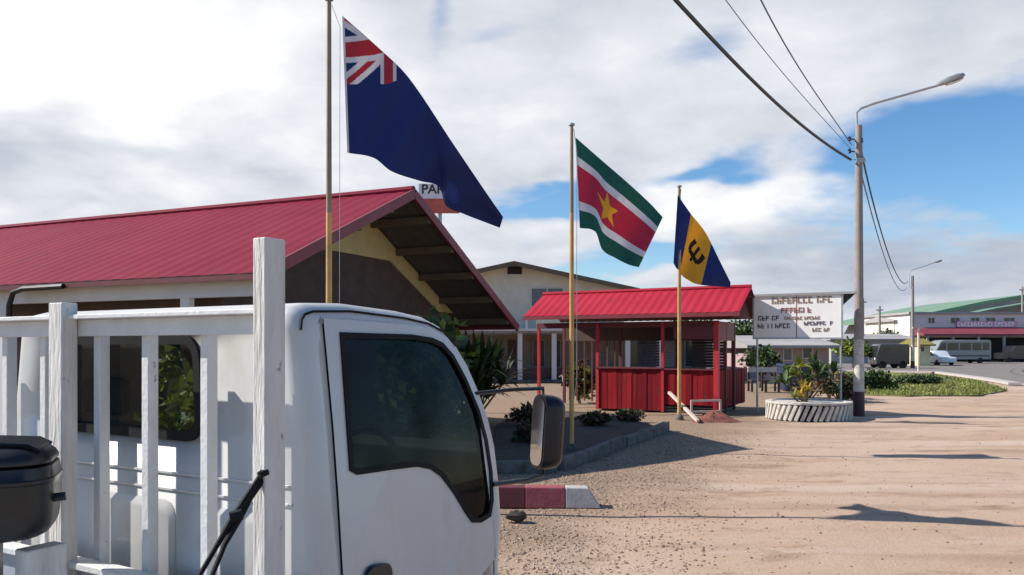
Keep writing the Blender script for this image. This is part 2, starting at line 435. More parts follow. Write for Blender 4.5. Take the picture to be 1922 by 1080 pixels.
# ================================================================== GROUND
def ground_mat():
    m = bpy.data.materials.new('dirt'); m.use_nodes = True
    nt = m.node_tree; L = nt.links; b = nt.nodes['Principled BSDF']; b.inputs['Roughness'].default_value = .95
    b.inputs['Specular IOR Level'].default_value = .15
    tc = nd(nt, 'ShaderNodeTexCoord')
    def nz(scale, det=6, st=(1, 1, 1), rot=0, ro=.6):
        mp = nd(nt, 'ShaderNodeMapping'); mp.inputs['Scale'].default_value = st; mp.inputs['Rotation'].default_value = (0, 0, rot)
        L.new(tc.outputs['Object'], mp.inputs['Vector'])
        n = nd(nt, 'ShaderNodeTexNoise'); n.inputs['Scale'].default_value = scale; n.inputs['Detail'].default_value = det; n.inputs['Roughness'].default_value = ro
        L.new(mp.outputs[0], n.inputs['Vector']); return n.outputs['Fac']
    def rng(v, a, b_):
        r = nd(nt, 'ShaderNodeMapRange'); r.inputs['From Min'].default_value = a; r.inputs['From Max'].default_value = b_
        L.new(v, r.inputs['Value']); return r.outputs[0]
    def mix(f, a, b_):
        x = nd(nt, 'ShaderNodeMix', data_type='RGBA')
        L.new(f, x.inputs['Factor'])
        for s_, q in (('A', a), ('B', b_)):
            if isinstance(q, tuple): x.inputs[s_].default_value = (*q, 1)
            else: L.new(q, x.inputs[s_])
        return x.outputs['Result']
    big = rng(nz(.22, 5), .35, .65)
    c = mix(big, (.45, .31, .22), (.50, .375, .29))
    streak = rng(nz(.9, 6, (.16, 1.5, 1), R(8)), .52, .70)      # tyre-worn bands running across the yard
    c = mix(streak, c, (.36, .24, .17))
    # packed, paler wheel tracks along the road direction
    track = rng(nz(.55, 4, (.10, 1.0, 1), R(14)), .56, .66)
    c = mix(track, c, (.53, .41, .325))
    med = rng(nz(1.7, 8, (.6, 1.2, 1), 0, .66), .55, .68)
    c = mix(med, c, (.29, .195, .13))
    damp = rng(nz(.42, 7, (.5, 1.3, 1), R(10), .6), .60, .68)      # damp, browner patches
    c = mix(damp, c, (.31, .21, .14))
    # greyer gravel spread along the garden kerb
    sx = nd(nt, 'ShaderNodeSeparateXYZ'); L.new(tc.outputs['Object'], sx.inputs[0])
    q = nd(nt, 'ShaderNodeMath', operation='MULTIPLY_ADD'); q.inputs[1].default_value = -.49; L.new(sx.outputs[1], q.inputs[0]); L.new(sx.outputs[0], q.inputs[2])
    q2 = nd(nt, 'ShaderNodeMath', operation='MULTIPLY_ADD'); q2.inputs[1].default_value = 3.2; L.new(nz(.7, 6), q2.inputs[0]); L.new(q.outputs[0], q2.inputs[2])
    gm_ = nd(nt, 'ShaderNodeMapRange'); gm_.interpolation_type = 'SMOOTHSTEP'
    gm_.inputs['From Min'].default_value = -2.6; gm_.inputs['From Max'].default_value = -.6; gm_.inputs['To Min'].default_value = 1; gm_.inputs['To Max'].default_value = 0
    L.new(q2.outputs[0], gm_.inputs['Value'])
    gravel = mix(rng(nz(30, 7, ro=.8), .40, .58), (.15, .105, .07), (.40, .285, .20))
    c = mix(gm_.outputs[0], c, gravel)
    fine = rng(nz(38, 5, ro=.7), .46, .74)
    c = mix(rng(nz(90, 3, ro=.8), .60, .72), c, (.26, .18, .13))
    f2 = nd(nt, 'ShaderNodeMath', operation='MULTIPLY'); f2.inputs[1].default_value = .34; L.new(fine, f2.inputs[0])
    c = mix(f2.outputs[0], c, (.22, .15, .10))
    L.new(c, b.inputs['Base Color'])
    bp = nd(nt, 'ShaderNodeBump'); bp.inputs['Strength'].default_value = .55; bp.inputs['Distance'].default_value = .025
    ad0 = nd(nt, 'ShaderNodeMath', operation='ADD'); L.new(nz(30, 6, ro=.7), ad0.inputs[0]); L.new(nz(4, 5), ad0.inputs[1])
    rut = nd(nt, 'ShaderNodeMath', operation='MULTIPLY'); rut.inputs[1].default_value = 2.6; L.new(nz(1.3, 5, (.08, 1.6, 1), R(12)), rut.inputs[0])
    ad = nd(nt, 'ShaderNodeMath', operation='ADD'); L.new(ad0.outputs[0], ad.inputs[0]); L.new(rut.outputs[0], ad.inputs[1])
    L.new(ad.outputs[0], bp.inputs['Height']); L.new(bp.outputs[0], b.inputs['Normal'])
    return m
M['dirt'] = ground_mat()
def hnoise(x, y):
    return .018 * math.sin(x * 1.3 + .7 * math.sin(y * .9)) * math.cos(y * 1.1 + .5 * math.sin(x * .8)) + .010 * math.sin(3.1 * x + 1.3 * y) * math.sin(2.3 * y - 1.7 * x) - .028
def hz(x, y):
    return hnoise(x, y) if -18 < x < 26 and 3 < y < 60 else -.028
g = MB()
xs = [-3000, -600, -120, -40, -18] + list(np.arange(-17.6, 26, .4)) + [26.5, 40, 120, 600, 3000]
ys = [-200, -40, -5, 3] + list(np.arange(3.4, 60, .4)) + [61, 90, 200, 800, 5000]
g.add([(x, y, hz(x, y)) for y in ys for x in xs], [(j * len(xs) + i, j * len(xs) + i + 1, (j + 1) * len(xs) + i + 1, (j + 1) * len(xs) + i) for j in range(len(ys) - 1) for i in range(len(xs) - 1)])
tag(g.build('ground', 'dirt', smooth=True, sharp=180), kind='structure')

# road on the far right with its pale kerb, grass strip in front
M['asphalt'] = mat('asphalt', (.18, .155, .14), .9, .15, 1.5, bump=.2)
def flat(name, pts, z, m, **kw):
    return MB().prism([(p.x, p.y, z - .05) for p in pts], (0, 0, .05)).build(name, m, **kw)
road_pts = [G(1600, 697.5), G(1760, 699.5), G(1885, 716), G(2120, 740), Vector((90, 40, 0)), Vector((130, 85, 0)), Vector((130, 120, 0)), Vector((25, 120, 0))]
tag(flat('road', road_pts, .012, 'asphalt'), kind='structure')
kb = MB()
kp = [G(1560, 697.2), G(1755, 700.5), G(1850, 713.5), G(1905, 723)]
for a, b in zip(kp, kp[1:]):
    kb.beam((a.x, a.y, .06), (b.x, b.y, .06), .55, .12)
tag(kb.build('kerb', 'paint_grey'), kind='structure')
gp = [G(1560, 699.5), G(1755, 703), G(1840, 716), G(1890, 733), G(1840, 743), G(1700, 744), G(1540, 738)]
tag(flat('grass_verge', gp, .02, 'grass_soil'), kind='structure')
def inside(poly, x, y):
    c = False; n = len(poly)
    for i in range(n):
        a = poly[i]; b = poly[i - 1]
        if (a.y > y) != (b.y > y) and x < (b.x - a.x) * (y - a.y) / (b.y - a.y) + a.x: c = not c
    return c
gr = MB(); x0, x1 = min(p.x for p in gp), max(p.x for p in gp); y0, y1 = min(p.y for p in gp), max(p.y for p in gp)
n = 0
while n < 9000:
    x = random.uniform(x0, x1); y = y0 + (y1 - y0) * random.random() ** 1.6
    if not inside(gp, x, y): continue
    n += 1; a = random.uniform(0, 6.28); h = random.uniform(.04, .13); b_ = random.uniform(.02, .05)
    dx, dy = math.cos(a) * b_, math.sin(a) * b_; lx, ly = random.uniform(-.08, .08), random.uniform(-.08, .08)
    gr.add([(x - dx, y - dy, .015), (x + dx, y + dy, .015), (x + lx, y + ly, .015 + h)], [(0, 1, 2)])
tag(gr.build('grass', 'grass'), 'short green grass on the verge beside the far road', 'grass', kind='stuff')

# pebbles
def pebbles(name, count, sampler, smin, smax):
    vs, fs = [], []
    base = [(1, 0, 0), (0, 1, 0), (-1, 0, 0), (0, -1, 0), (0, 0, 1), (0, 0, -.6)]
    fc = [(0, 1, 4), (1, 2, 4), (2, 3, 4), (3, 0, 4), (1, 0, 5), (2, 1, 5), (3, 2, 5), (0, 3, 5)]
    for i in range(count):
        x, y = sampler(); s = smin + (smax - smin) * random.random() ** 3; a = random.uniform(0, 6.28); c, q = math.cos(a), math.sin(a)
        o = len(vs); z = hz(x, y)
        for p in base:
            px, py, pz = p[0] * s * random.uniform(.7, 1.4), p[1] * s * random.uniform(.6, 1.1), p[2] * s * random.uniform(.4, .8)
            vs.append((x + px * c - py * q, y + px * q + py * c, z + pz + s * .15))
        fs += [tuple(k + o for k in f) for f in fc]
    m = MB(); m.add(vs, fs); return m.build(name, 'pebble')
def samp():
    while True:
        d = 5.2 + 12 * random.random() ** 1.35
        u = random.gauss(.06, .12) if random.random() < .88 else random.uniform(0, .66)
        x = (u + .05) * d
        if random.random() < .8 and x - .49 * d > -3.2 + random.gauss(0, .8): continue
        if -.2 < u < .68: return x, d
tag(pebbles('gravel', 34000, samp, .003, .021), 'loose gravel and small stones scattered on the dirt yard', 'gravel', kind='stuff')

# ================================================================== foliage helpers
def leaf_clump(mb, c, rx, ry, rz, n, size, mi=0, hollow=.35, seed=0, lobes=9):
    rnd = random.Random(seed)
    cs = []
    for i in range(lobes):
        a = rnd.uniform(0, 6.28); b = rnd.uniform(-.9, 1); r = rnd.uniform(.35, .8)
        cs.append((math.cos(a) * math.sqrt(max(0, 1 - b * b)) * r, math.sin(a) * math.sqrt(max(0, 1 - b * b)) * r, b * r, rnd.uniform(.28, .5)))
    for i in range(n):
        q = rnd.choice(cs)
        v = Vector((rnd.gauss(0, 1), rnd.gauss(0, 1), rnd.gauss(0, 1))).normalized() * q[3] * rnd.uniform(hollow, 1.1)
        p = Vector(c) + Vector(((q[0] + v.x) * rx, (q[1] + v.y) * ry, (q[2] + v.z) * rz))
        if p.z < .03: continue
        d = Vector((rnd.gauss(0, 1), rnd.gauss(0, 1), rnd.gauss(0, .7))).normalized(); s = size * rnd.uniform(.6, 1.4)
        e2 = d.cross(Vector((rnd.gauss(0, 1), rnd.gauss(0, 1), rnd.gauss(0, 1)))).normalized() * s * .32
        nn = d.cross(e2).normalized() * s * .12
        mb.add([p, p + d * s * .5 + e2 + nn, p + d * s, p + d * s * .5 - e2 + nn], [(0, 1, 2), (0, 2, 3)], mi)
def bush(name, label, cat, base, rx, ry, rz, n, size, mats, seed, group=None, stems=6):
    t = thing(name, label, cat, base, 0, group); b = Vector(base)
    mb = MB()
    for i, m in enumerate(mats):
        leaf_clump(mb, b + Vector((0, 0, rz * 1.02)), rx, ry, rz, n // len(mats), size, i, seed=seed + i * 31, lobes=11)
    mb.build('foliage', mats, t)
    st = MB(); rnd = random.Random(seed)
    for i in range(stems):
        e = b + Vector((rnd.uniform(-.6, .6) * rx, rnd.uniform(-.6, .6) * ry, rz * rnd.uniform(.8, 1.6)))
        st.tube([b + Vector((rnd.uniform(-.06, .06), rnd.uniform(-.06, .06), -.05)), (b + e) / 2 + Vector((0, 0, .1 * rz)), e], [.03, .02, .008], 6)
    st.build('stem', 'bark', t)
    return t
def strap_leaves(mb, b, n, L_, w_, mi, rnd, up=1.0):
    for i in range(n):
        a = rnd.uniform(0, 6.28); l = L_ * rnd.uniform(.6, 1.1); tilt = rnd.uniform(.25, 1.0); d = Vector((math.cos(a), math.sin(a), 0)); sd = Vector((-d.y, d.x, 0))
        pts = []
        for k in range(6):
            s = k / 5; r = l * s * tilt; z = l * s * up * (1.15 - tilt * .5) - l * .75 * tilt * s * s
            pts.append((Vector(b) + d * r + Vector((0, 0, z)), w_ * (math.sin(math.pi * min(1, .12 + s * .88)) + .05)))
        vs = []
        for p, ww in pts: vs += [p - sd * ww, p + Vector((0, 0, -ww * .3)), p + sd * ww]
        fs = []
        for k in range(5):
            o = k * 3; fs += [(o, o + 1, o + 4, o + 3), (o + 1, o + 2, o + 5, o + 4)]
        mb.add(vs, fs, mi)
def strap_plant(name, label, cat, base, n, L_, w_, mats, seed, group=None, heads=4, spread=.3, hmax=.8):
    t = thing(name, label, cat, base, 0, group); rnd = random.Random(seed); mb = MB(); st = MB(); b = Vector(base)
    for h in range(heads):
        top = b + Vector((rnd.uniform(-spread, spread), rnd.uniform(-spread, spread), hmax * rnd.uniform(.35, 1)))
        st.tube([b + Vector((rnd.uniform(-.08, .08), rnd.uniform(-.08, .08), -.03)), top], [.03, .02], 6)
        strap_leaves(mb, top, n, L_, w_, rnd.randrange(len(mats)), rnd)
    mb.build('foliage', mats, t, smooth=True, sharp=60); st.build('stem', 'bark', t)
    return t

# ================================================================== TRUCK
YAW = R(60)
C = Vector((-.593, 2.494, 0)); WO = .173
TF = frame(C, YAW)            # local x = forward, y = to the truck's left, z up
TV = Vector((math.cos(YAW), math.sin(YAW), 0)); TW = Vector((-math.sin(YAW), math.cos(YAW), 0))
def ray(x, y): return Vector(((x - CX) / F, 1, (HY - y) / F))
CAMP = Vector((0, 0, H))
LEAN = .15
def lean(z): return LEAN * (max(z, 1.0) - 1.08)
class ML(MB):
    """truck-frame mesh whose flanks lean inwards with height"""
    def add(s, vs, fs, mi=0):
        return MB.add(s, [(p[0], p[1] + lean(p[2]) * (1 - 2 * p[1] / W), p[2]) for p in vs], fs, mi)
def side(x, y, w0=0.0):       # pixel -> (t, z) on the truck's leaning right side
    r = ray(x, y); k = -((CAMP - C).dot(TW) - LEAN * (H - 1.08)) / (r.dot(TW) - LEAN * r.z); p = CAMP + r * k
    return ((p - C).dot(TV), p.z)
def rear(x, y, t0=0.0):       # pixel -> (w, z) on a plane across the truck
    r = ray(x, y); k = ((C - CAMP).dot(TV) + t0) / r.dot(TV); p = CAMP + r * k
    return ((p - C).dot(TW), p.z)
def rearl(x, y):
    w_, z_ = rear(x, y); return ((w_ - lean(z_)) / (1 - 2 * lean(z_) / W), z_)
W = 1.85
truck = thing('truck', 'white flatbed truck with slatted wooden headboard parked in the foreground', 'truck', C, YAW)
RR = .07; AC = .62
# cab profile (t forward, z), clockwise from lower rear
prof = [(0, .60), (0, 1.0), (0, 1.5), (0, 1.86)]
prof += [(.012, 1.905), (.04, 1.934), (.09, 1.948), (.28, 1.956)]
sil = [(690, 573), (760, 583), (806, 594), (836, 610)]
prof += [side(*p) for p in sil]
iw0 = len(prof) - 1
prof += [side(*p) for p in ((862, 640), (886, 680), (908, 730), (926, 782), (938, 834))]
iw1 = len(prof) - 1
prof += [side(*p) for p in ((946, 900), (951, 975), (954, 1060))]
tf_ = prof[-1][0]
prof += [(tf_ + .004, .8), (tf_, .6), (tf_ - .03, .44), (AC + .40, .42)]
for i in range(9):
    a = R(0 + 180 * i / 8); prof.append((AC + .40 * math.cos(a), .42 + .34 * math.sin(a)))
prof = [p for i, p in enumerate(prof) if i == 0 or (Vector(p) - Vector(prof[i - 1])).length > .012]
prof += [(.14, .44), (.04, .5)]
NP = len(prof)
rings = []
for j in range(7):
    a = R(90 * j / 6); rings.append((RR * (1 - math.sin(a)) if False else RR * (1 - math.cos(a)) if False else 0, 0))
rings = [(RR * (1 - math.cos(R(90 * j / 6))), RR * (1 - math.sin(R(90 * j / 6)))) for j in range(7)]  # (w, inset)
body = ML(TF)
def ringpts(wv, ins): return [(p[0], wv, p[1]) for p in inset(prof, ins)] if ins > 1e-5 else [(p[0], wv, p[1]) for p in prof]
allr = [ringpts(a, b) for a, b in rings] + [ringpts(RR + .05, 0), ringpts(W - RR - .05, 0)] + [ringpts(W - a, b) for a, b in reversed(rings)]
vs = [p for r_ in allr for p in r_]; fs = []
mid = len(rings)              # span index between the two middle rings
REARSEG = {0, 1, 2}
for k in range(len(allr) - 1):
    for i in range(NP):
        j = (i + 1) % NP
        if k in (mid - 1, mid, mid + 1) and i in REARSEG: continue
        if k == mid and iw0 <= i < iw1: continue
        fs.append((k * NP + i, k * NP + j, (k + 1) * NP + j, (k + 1) * NP + i))
body.add(vs, fs)
# rear panel with its window hole
a0 = rearl(101, 720); a1 = rearl(379, 720); b0 = rearl(240, 632)[1]; b1_ = rearl(240, 815)[1]
z_lo, z_hi = prof[0][1], prof[3][1]
rwin = rrect(min(a0[0], a1[0]), b1_, max(a0[0], a1[0]), b0, .085)
outer = [(RR, z_lo), (W - RR, z_lo), (W - RR, z_hi), (RR, z_hi)]
outer = [(RR, p[1]) for p in prof[:4]][::1] + [(W - RR, p[1]) for p in prof[:4]][::-1]
v_, f_ = holed([[(0, a, b) for a, b in outer], [(0, a, b) for a, b in rwin]])
body.add(v_, f_)
# side skins: body side with door hole
side_outer = inset(prof, RR)
def doorloop(extra=0.0):
    top = [side(603, 595), side(640, 597), side(700, 602), side(760, 607), side(806, 613), side(838, 632), side(862, 662)]
    frontl = [side(893, 722), side(918, 782), side(932, 850), side(941, 930), side(944, 1010), side(943, 1090)]
    lowf = [(frontl[-1][0] - .0, .90), (frontl[-1][0] - .12, .86)]
    arch = [(AC + .43 * math.cos(R(a)), .42 + .38 * math.sin(R(a))) for a in (70, 90, 110, 130)]
    rearl = [(side(640, 1080)[0] + .01, .75), side(640, 1080), side(632, 940), side(622, 800), side(611, 680)]
    return top + frontl + lowf + arch + rearl
dl = doorloop()
dl = [(min(t, tf_ - RR - .012), z) for t, z in dl]
win = [side(637, 626), side(700, 628), side(770, 630), side(808, 636), side(828, 645), side(848, 668), side(872, 712), side(896, 770), side(911, 825), side(920, 885), side(922, 940),
       side(917, 968), side(900, 979), side(884, 979), side(872, 962), side(850, 925), side(826, 893), side(806, 879), side(780, 874), side(730, 880), side(668, 889), side(655, 882)]
def skin(wv):
    v_, f_ = holed([[(a, wv, b) for a, b in side_outer], [(a, wv, b) for a, b in dl]])
    body.add(v_, f_)
skin(0.0); skin(W)
class _W: pass
def weld(mb, dist=.0006):
    bm = bmesh.new(); vv = [bm.verts.new(p) for p in mb.v]
    for f in mb.f:
        try: bm.faces.new([vv[k] for k in f])
        except ValueError: pass
    bmesh.ops.remove_doubles(bm, verts=bm.verts, dist=dist); bm.verts.index_update()
    mb.v = [tuple(p.co) for p in bm.verts]; mb.f = [tuple(q.index for q in fc.verts) for fc in bm.faces]; mb.m = [0] * len(mb.f); bm.free()
weld(body)
# faces in the wheel arch look inwards to the wheel, everything else away from the middle of the cab
wc_ = TF @ Vector((.70, W / 2, 1.15))
body.orient(ref=wc_)
bo = body.build('cab_body', ['truck_white', 'cab_inner'], truck, smooth=True, sharp=35, solid=.018, solid_mat=1)
# rear window
def ring_strip(mb, outer2, inner2, fn, depth):
    """a raised frame between two 2-D loops of the same length"""
    n = len(outer2); o_ = [fn(p, 0) for p in outer2]; i_ = [fn(p, 0) for p in inner2]; o2 = [fn(p, depth) for p in outer2]; i2 = [fn(p, depth) for p in inner2]
    vs = o_ + i_ + o2 + i2; fs = []
    for i in range(n):
        j = (i + 1) % n
        fs += [(2 * n + i, 2 * n + j, 3 * n + j, 3 * n + i), (i, j, 2 * n + j, 2 * n + i), (n + i, 3 * n + i, 3 * n + j, n + j)]
    mb.add(vs, fs)
rwo = ML(TF).add([(.004, a, b) for a, b in rwin], [tuple(range(len(rwin)))]).build('rear_window', 'glass', truck)
mb = ML(TF); ring_strip(mb, inset(rwin, -.006), inset(rwin, .030), lambda p, d: (-.002 - d, p[0], p[1]), .012); mb.build('window_seal', 'black_rubber', rwo, smooth=True)
# pressed ribs on the rear panel
for (xa, ya, xb, yb) in ((1, 1.27, .55, 1.31), (.62, 1.10, .12, 1.14)):
    pass
mb = ML(TF)
for wc, hw in ((.34, .16), (.92, .22), (1.50, .16)):
    lo = rrect(wc - hw, .74, wc + hw, 1.25, .05, 3)
    i2 = inset(lo, .025)
    n_ = len(lo); vs = [(-.0015, a, b) for a, b in lo] + [(-.011, a, b) for a, b in i2]
    mb.add(vs, [(i, (i + 1) % n_, n_ + (i + 1) % n_, n_ + i) for i in range(n_)] + [tuple(range(n_, 2 * n_))])
mb.build('rear_panel_pressing', 'truck_white', truck, smooth=True)
mb = ML(TF)
for z in (1.285, 1.345): mb.box((-.0055, .10, z), (-.0015, W - .10, z + .010))
mb.build('rear_panel_rib', 'truck_white', truck, bevel=.003)
# windscreen
mb = ML(TF); mid_p = prof[iw0:iw1 + 1]; n_ = len(mid_p)
mb.add([(p[0] + .002, RR + .05, p[1]) for p in mid_p] + [(p[0] + .002, W - RR - .05, p[1]) for p in mid_p], [(i, i + 1, n_ + i + 1, n_ + i) for i in range(n_ - 1)])
mb.build('windscreen', 'glass', truck, smooth=True)
# doors
for wv, sgn in ((0.0, -1), (W, 1)):
    mb = ML(TF); dloop = inset(dl, .006)
    v_, f_ = holed([[(a, wv + sgn * .004, b) for a, b in dloop], [(a, wv + sgn * .004, b) for a, b in win]])
    mb.add(v_, f_); mb.orient(direction=TW * sgn)
    door = mb.build('door', ['truck_white', 'cab_inner'], truck, solid=.03, solid_mat=1)
    mb = ML(TF); ring_strip(mb, inset(win, -.004), inset(win, .016), lambda p, d: (p[0], wv + sgn * (.004 + d), p[1]), .007); seal = mb.build('window_seal', 'black_rubber', door, smooth=True)
    mb = ML(TF); v_, f_ = holed([[(a, wv - sgn * .004, b) for a, b in win]]); mb.add(v_, f_); mb.build('door_glass', 'glass', door)
    # fixed quarter-light bar at the front corner
    mb = ML(TF); ql = [side(862, 700), side(880, 735), side(905, 860), side(890, 905), side(872, 880)]
    # dark handle recess with its lever
    hx = [side(680, 1080, 0), side(690, 1062, 0), side(712, 1056, 0), side(733, 1058, 0), side(735, 1085, 0)]
    hl = smooth2d([hx[0], hx[1], hx[2], hx[3], hx[4], (hx[4][0], hx[4][1] - .06), (hx[0][0], hx[0][1] - .06)], 2)
    mb = ML(TF); nh = len(hl); mb.add([(a, wv + sgn * .006, b) for a, b in hl] + [(a, wv + sgn * .013, b) for a, b in inset(hl, .008)],
        [(i, (i + 1) % nh, nh + (i + 1) % nh, nh + i) for i in range(nh)] + [tuple(range(nh, 2 * nh))]); mb.build('handle', 'black_plastic', door, smooth=True)
# rain gutter along the roof edge
for wv, sgn in ((0, -1), (W, 1)):
    gl = [(p[0], p[1]) for p in inset(prof, RR * .42) if p[1] > 1.80 and p[0] > .02]
    ML(TF).tube([(a, wv + sgn * .004 + (-sgn) * RR * .16, b) for a, b in gl], .0045, 6).build('roof_seam', 'black_rubber', truck, smooth=True)
# interior
mb = MB(TF)
for wc in (.48, 1.34):
    mb = MB(TF); mb.box((.16, wc - .26, .92), (.62, wc + .26, 1.06)); mb.box((.10, wc - .25, 1.0), (.22, wc + .25, 1.50)); mb.box((.11, wc - .13, 1.52), (.19, wc + .13, 1.68))
    mb.build('seat', 'seat', truck, bevel=.04, smooth=True)
mb = MB(TF); mb.prism([(.80, .10, .90), (1.06, .10, .90), (1.06, .10, 1.20), (.90, .10, 1.24), (.80, .10, 1.14)], (0, W - .20, 0)); mb.build('dashboard', 'cab_inner', truck, bevel=.02)
sw = MB(TF); cc = Vector((.70, .48, 1.26)); ax1 = Vector((.45, 0, .89)); ax2 = Vector((0, 1, 0))
sw.tube([cc + (ax1 * math.cos(R(a)) + ax2 * math.sin(R(a))) * .21 for a in range(0, 361, 15)], .015, 8)
for a in (30, 150, 270): sw.tube([cc, cc + (ax1 * math.cos(R(a)) + ax2 * math.sin(R(a))) * .20], .012, 6)
sw.tube([cc, cc + Vector((.25, 0, -.2))], .03, 8); sw.build('steering_wheel', 'black_rubber', truck, smooth=True)
mb = MB(TF); mb.box((.08, .08, .80), (tf_ - .05, W - .08, .90)); mb.build('cab_floor', 'cab_inner', truck)
# side mirror of the near side and of the far side
for wv, sgn in ((0.0, -1), (W, 1)):
    mc = Vector((1.345, wv + sgn * .045, 1.415)); RM = Matrix.Rotation(R(36) * sgn, 3, 'Z') @ Matrix.Rotation(R(4), 3, 'Y')
    def mq(a, b, off): return mc + RM @ Vector((off, a, b))
    mb = MB(TF); prof_m = rrect(-.072, -.168, .072, .168, .055, 5)
    sh = []
    for (sx, off) in ((1.0, 0.0), (1.03, .02), (1.0, .06), (.92, .088), (.74, .106), (.3, .114)):
        sh.append([mq(a * sx, b * (sx * .5 + .5), off) for a, b in prof_m])
    n_ = len(prof_m); vs = [p for s_ in sh for p in s_]
    fs = [(k * n_ + i, k * n_ + (i + 1) % n_, (k + 1) * n_ + (i + 1) % n_, (k + 1) * n_ + i) for k in range(len(sh) - 1) for i in range(n_)] + [tuple(range((len(sh) - 1) * n_, len(sh) * n_))] + [tuple(range(n_ - 1, -1, -1))]
    mb.add(vs, fs); mir = mb.build('side_mirror', 'mirror_shell', truck, smooth=True, sharp=50)
    gm = inset(prof_m, .014); MB(TF).add([mq(a, b, -.004) for a, b in gm], [tuple(range(len(gm)))]).build('mirror_glass', 'mirror', mir)
    mb = MB(TF)
    mb.tube([(tf_ - .06, wv - sgn * .01, 1.215), (1.25, wv + sgn * .03, 1.205), (mc.x + .05, mc.y, 1.21), (mc.x + .05, mc.y, 1.27)], .011, 8)
    mb.build('mirror_arm', 'black_plastic', mir, smooth=True); mb = MB(TF)
    mb.tube([(tf_ - .16, wv - sgn * .10, 1.60), (1.22, wv - sgn * .02, 1.61), (mc.x + .05, mc.y, 1.61), (mc.x + .05, mc.y, 1.56)], .009, 8)
    mb.build('mirror_arm', 'black_plastic', mir, smooth=True)
# headboard behind the cab
tR = -.17
mb = MB(TF); zt = 1.914
mb.box((tR - .006, WO - .15, zt - .075), (tR + .018, WO + 1.80, zt - .016))
mb.box((tR - .009 - .04, WO - .15, zt - .016), (tR + .018, WO + 1.80, zt))
mb.build('headboard_rail', 'bed_paint', truck, bevel=.003)
for (xa, ya) in ((-88, 0), (8, 0), (79, 0), (180, 0), (270, 0), (380, 0)):
    w0 = rear(xa, 800, tR + .03)[0]
    MB(TF).box((tR + .021, w0 - .036, .93), (tR + .061, w0, zt - .05)).build('slat', 'bed_paint', truck, bevel=.003)
mb = MB(TF); mb.box((tR - .012, WO - .05, .72), (tR + .018, WO + 1.80, 1.02)); mb.build('headboard_panel', 'bed_grey', truck, bevel=.004)
MB(TF).box((tR - .045, WO - .05, 1.02), (tR + .02, WO + 1.80, 1.045)).build('headboard_sill', 'bed_paint', truck, bevel=.004)
def stake(name, w0, w1, t0, t1, z0, z1):
    return MB(TF).box((t0, w0, z0), (t1, w1, z1)).build(name, 'stake_wood', truck, bevel=.004)
stake('stake', WO - .205, WO - .155, -.264, -.186, .66, 2.112)
stake('stake', WO + .825, WO + .905, -.238, -.188 + .009, .66, 1.957)
MB(TF).box((-2.4, WO - .10, .62), (-.30, WO + 1.84, .70)).build('bed_floor', 'bed_grey', truck)
MB(TF).box((-2.42, WO - .205, .58), (-.266, WO - .155, .74)).build('bed_side_rail', 'bed_paint', truck, bevel=.004)
MB(TF).box((-2.42, WO + 1.845, .58), (-.264, WO + 1.895, .74)).build('bed_side_rail', 'bed_paint', truck, bevel=.004)
mb = MB(TF); mb.box((-2.3, .45, .42), (1.2, .55, .58)); mb.box((-2.3, 1.17, .42), (1.2, 1.27, .58)); mb.build('chassis_frame', 'chassis', truck)
# short white corner block on the bed, carries the black container
bq = TF.inverted() @ P(50, 1036, 2.5)
MB(TF).box((bq.x, bq.y, .70), (bq.x + .13, bq.y + .07, bq.z)).build('bed_block', 'stake_wood', truck, bevel=.006)
ay = Matrix.Rotation(R(90), 3, 'X')
for (t, wv) in ((AC, .02), (AC, W - .20), (-1.6, .02), (-1.6, W - .20)):
    c = (t, wv + .18, .34)
    wh = MB(TF).lathe([(.20, 0), (.31, .0), (.335, .02), (.34, .05), (.34, .13), (.335, .16), (.31, .18), (.20, .18)], 28, c, ax=ay).build('wheel', 'tyre', truck, smooth=True)
    MB(TF).lathe([(.02, .012), (.10, .014), (.17, .03), (.205, .012), (.205, .168), (.17, .15), (.10, .166), (.02, .168)], 24, c, ax=ay).build('rim', 'rim', wh, smooth=True)

# rubber straps hooked on the stake
def TL(t, w_, z): return TF @ Vector((t, w_, z))
st = MB()
a = TL(-.275, -.115, 1.46)
e1 = P(372, 1085, 2.12); e2 = P(396, 1085, 2.10)
p0 = P(500, 868, 2.28)
st.tube([p0, P(488, 895, 2.25), P(462, 935, 2.22), P(436, 975, 2.19), P(404, 1030, 2.16), e1], [.006, .008, .009, .010, .007, .007], 7)
st.tube([p0, P(495, 900, 2.26), P(470, 935, 2.235), P(448, 975, 2.20), P(422, 1022, 2.16), e2], [.006, .007, .008, .010, .007, .007], 7)
st.tube([P(432, 972, 2.18), P(455, 966, 2.19)], .016, 7); st.tube([P(486, 892, 2.24), P(502, 886, 2.26)], .010, 7)
tag(st.build('tie_strap', 'black_rubber', smooth=True), 'doubled black rubber strap hooked on the truck\'s tall stake', 'strap')

# black container at the left edge
bc = P(-14, 925, 2.55)
cont = thing('plastic_container', 'rounded black plastic container with ribbed lid at the left edge', 'container', (bc.x, bc.y, 1.14), YAW)
BF = frame((bc.x, bc.y, 0), R(22))
def rr_loft(mb, levels, r, n=6):
    rings_ = []
    for (z, hx, hy, rr) in levels:
        rings_.append([(a, b, z) for a, b in rrect(-hx, -hy, hx, hy, rr, n)])
    n_ = len(rings_[0]); vs = [p for q in rings_ for p in q]
    fs = [(k * n_ + i, k * n_ + (i + 1) % n_, (k + 1) * n_ + (i + 1) % n_, (k + 1) * n_ + i) for k in range(len(rings_) - 1) for i in range(n_)]
    fs += [tuple(range(n_ - 1, -1, -1)), tuple(range((len(rings_) - 1) * n_, len(rings_) * n_))]
    mb.add(vs, fs)
mb = MB(BF)
zt_, zb_ = P(0, 872, 2.5).z, P(0, 1014, 2.5).z
hb = zt_ - zb_
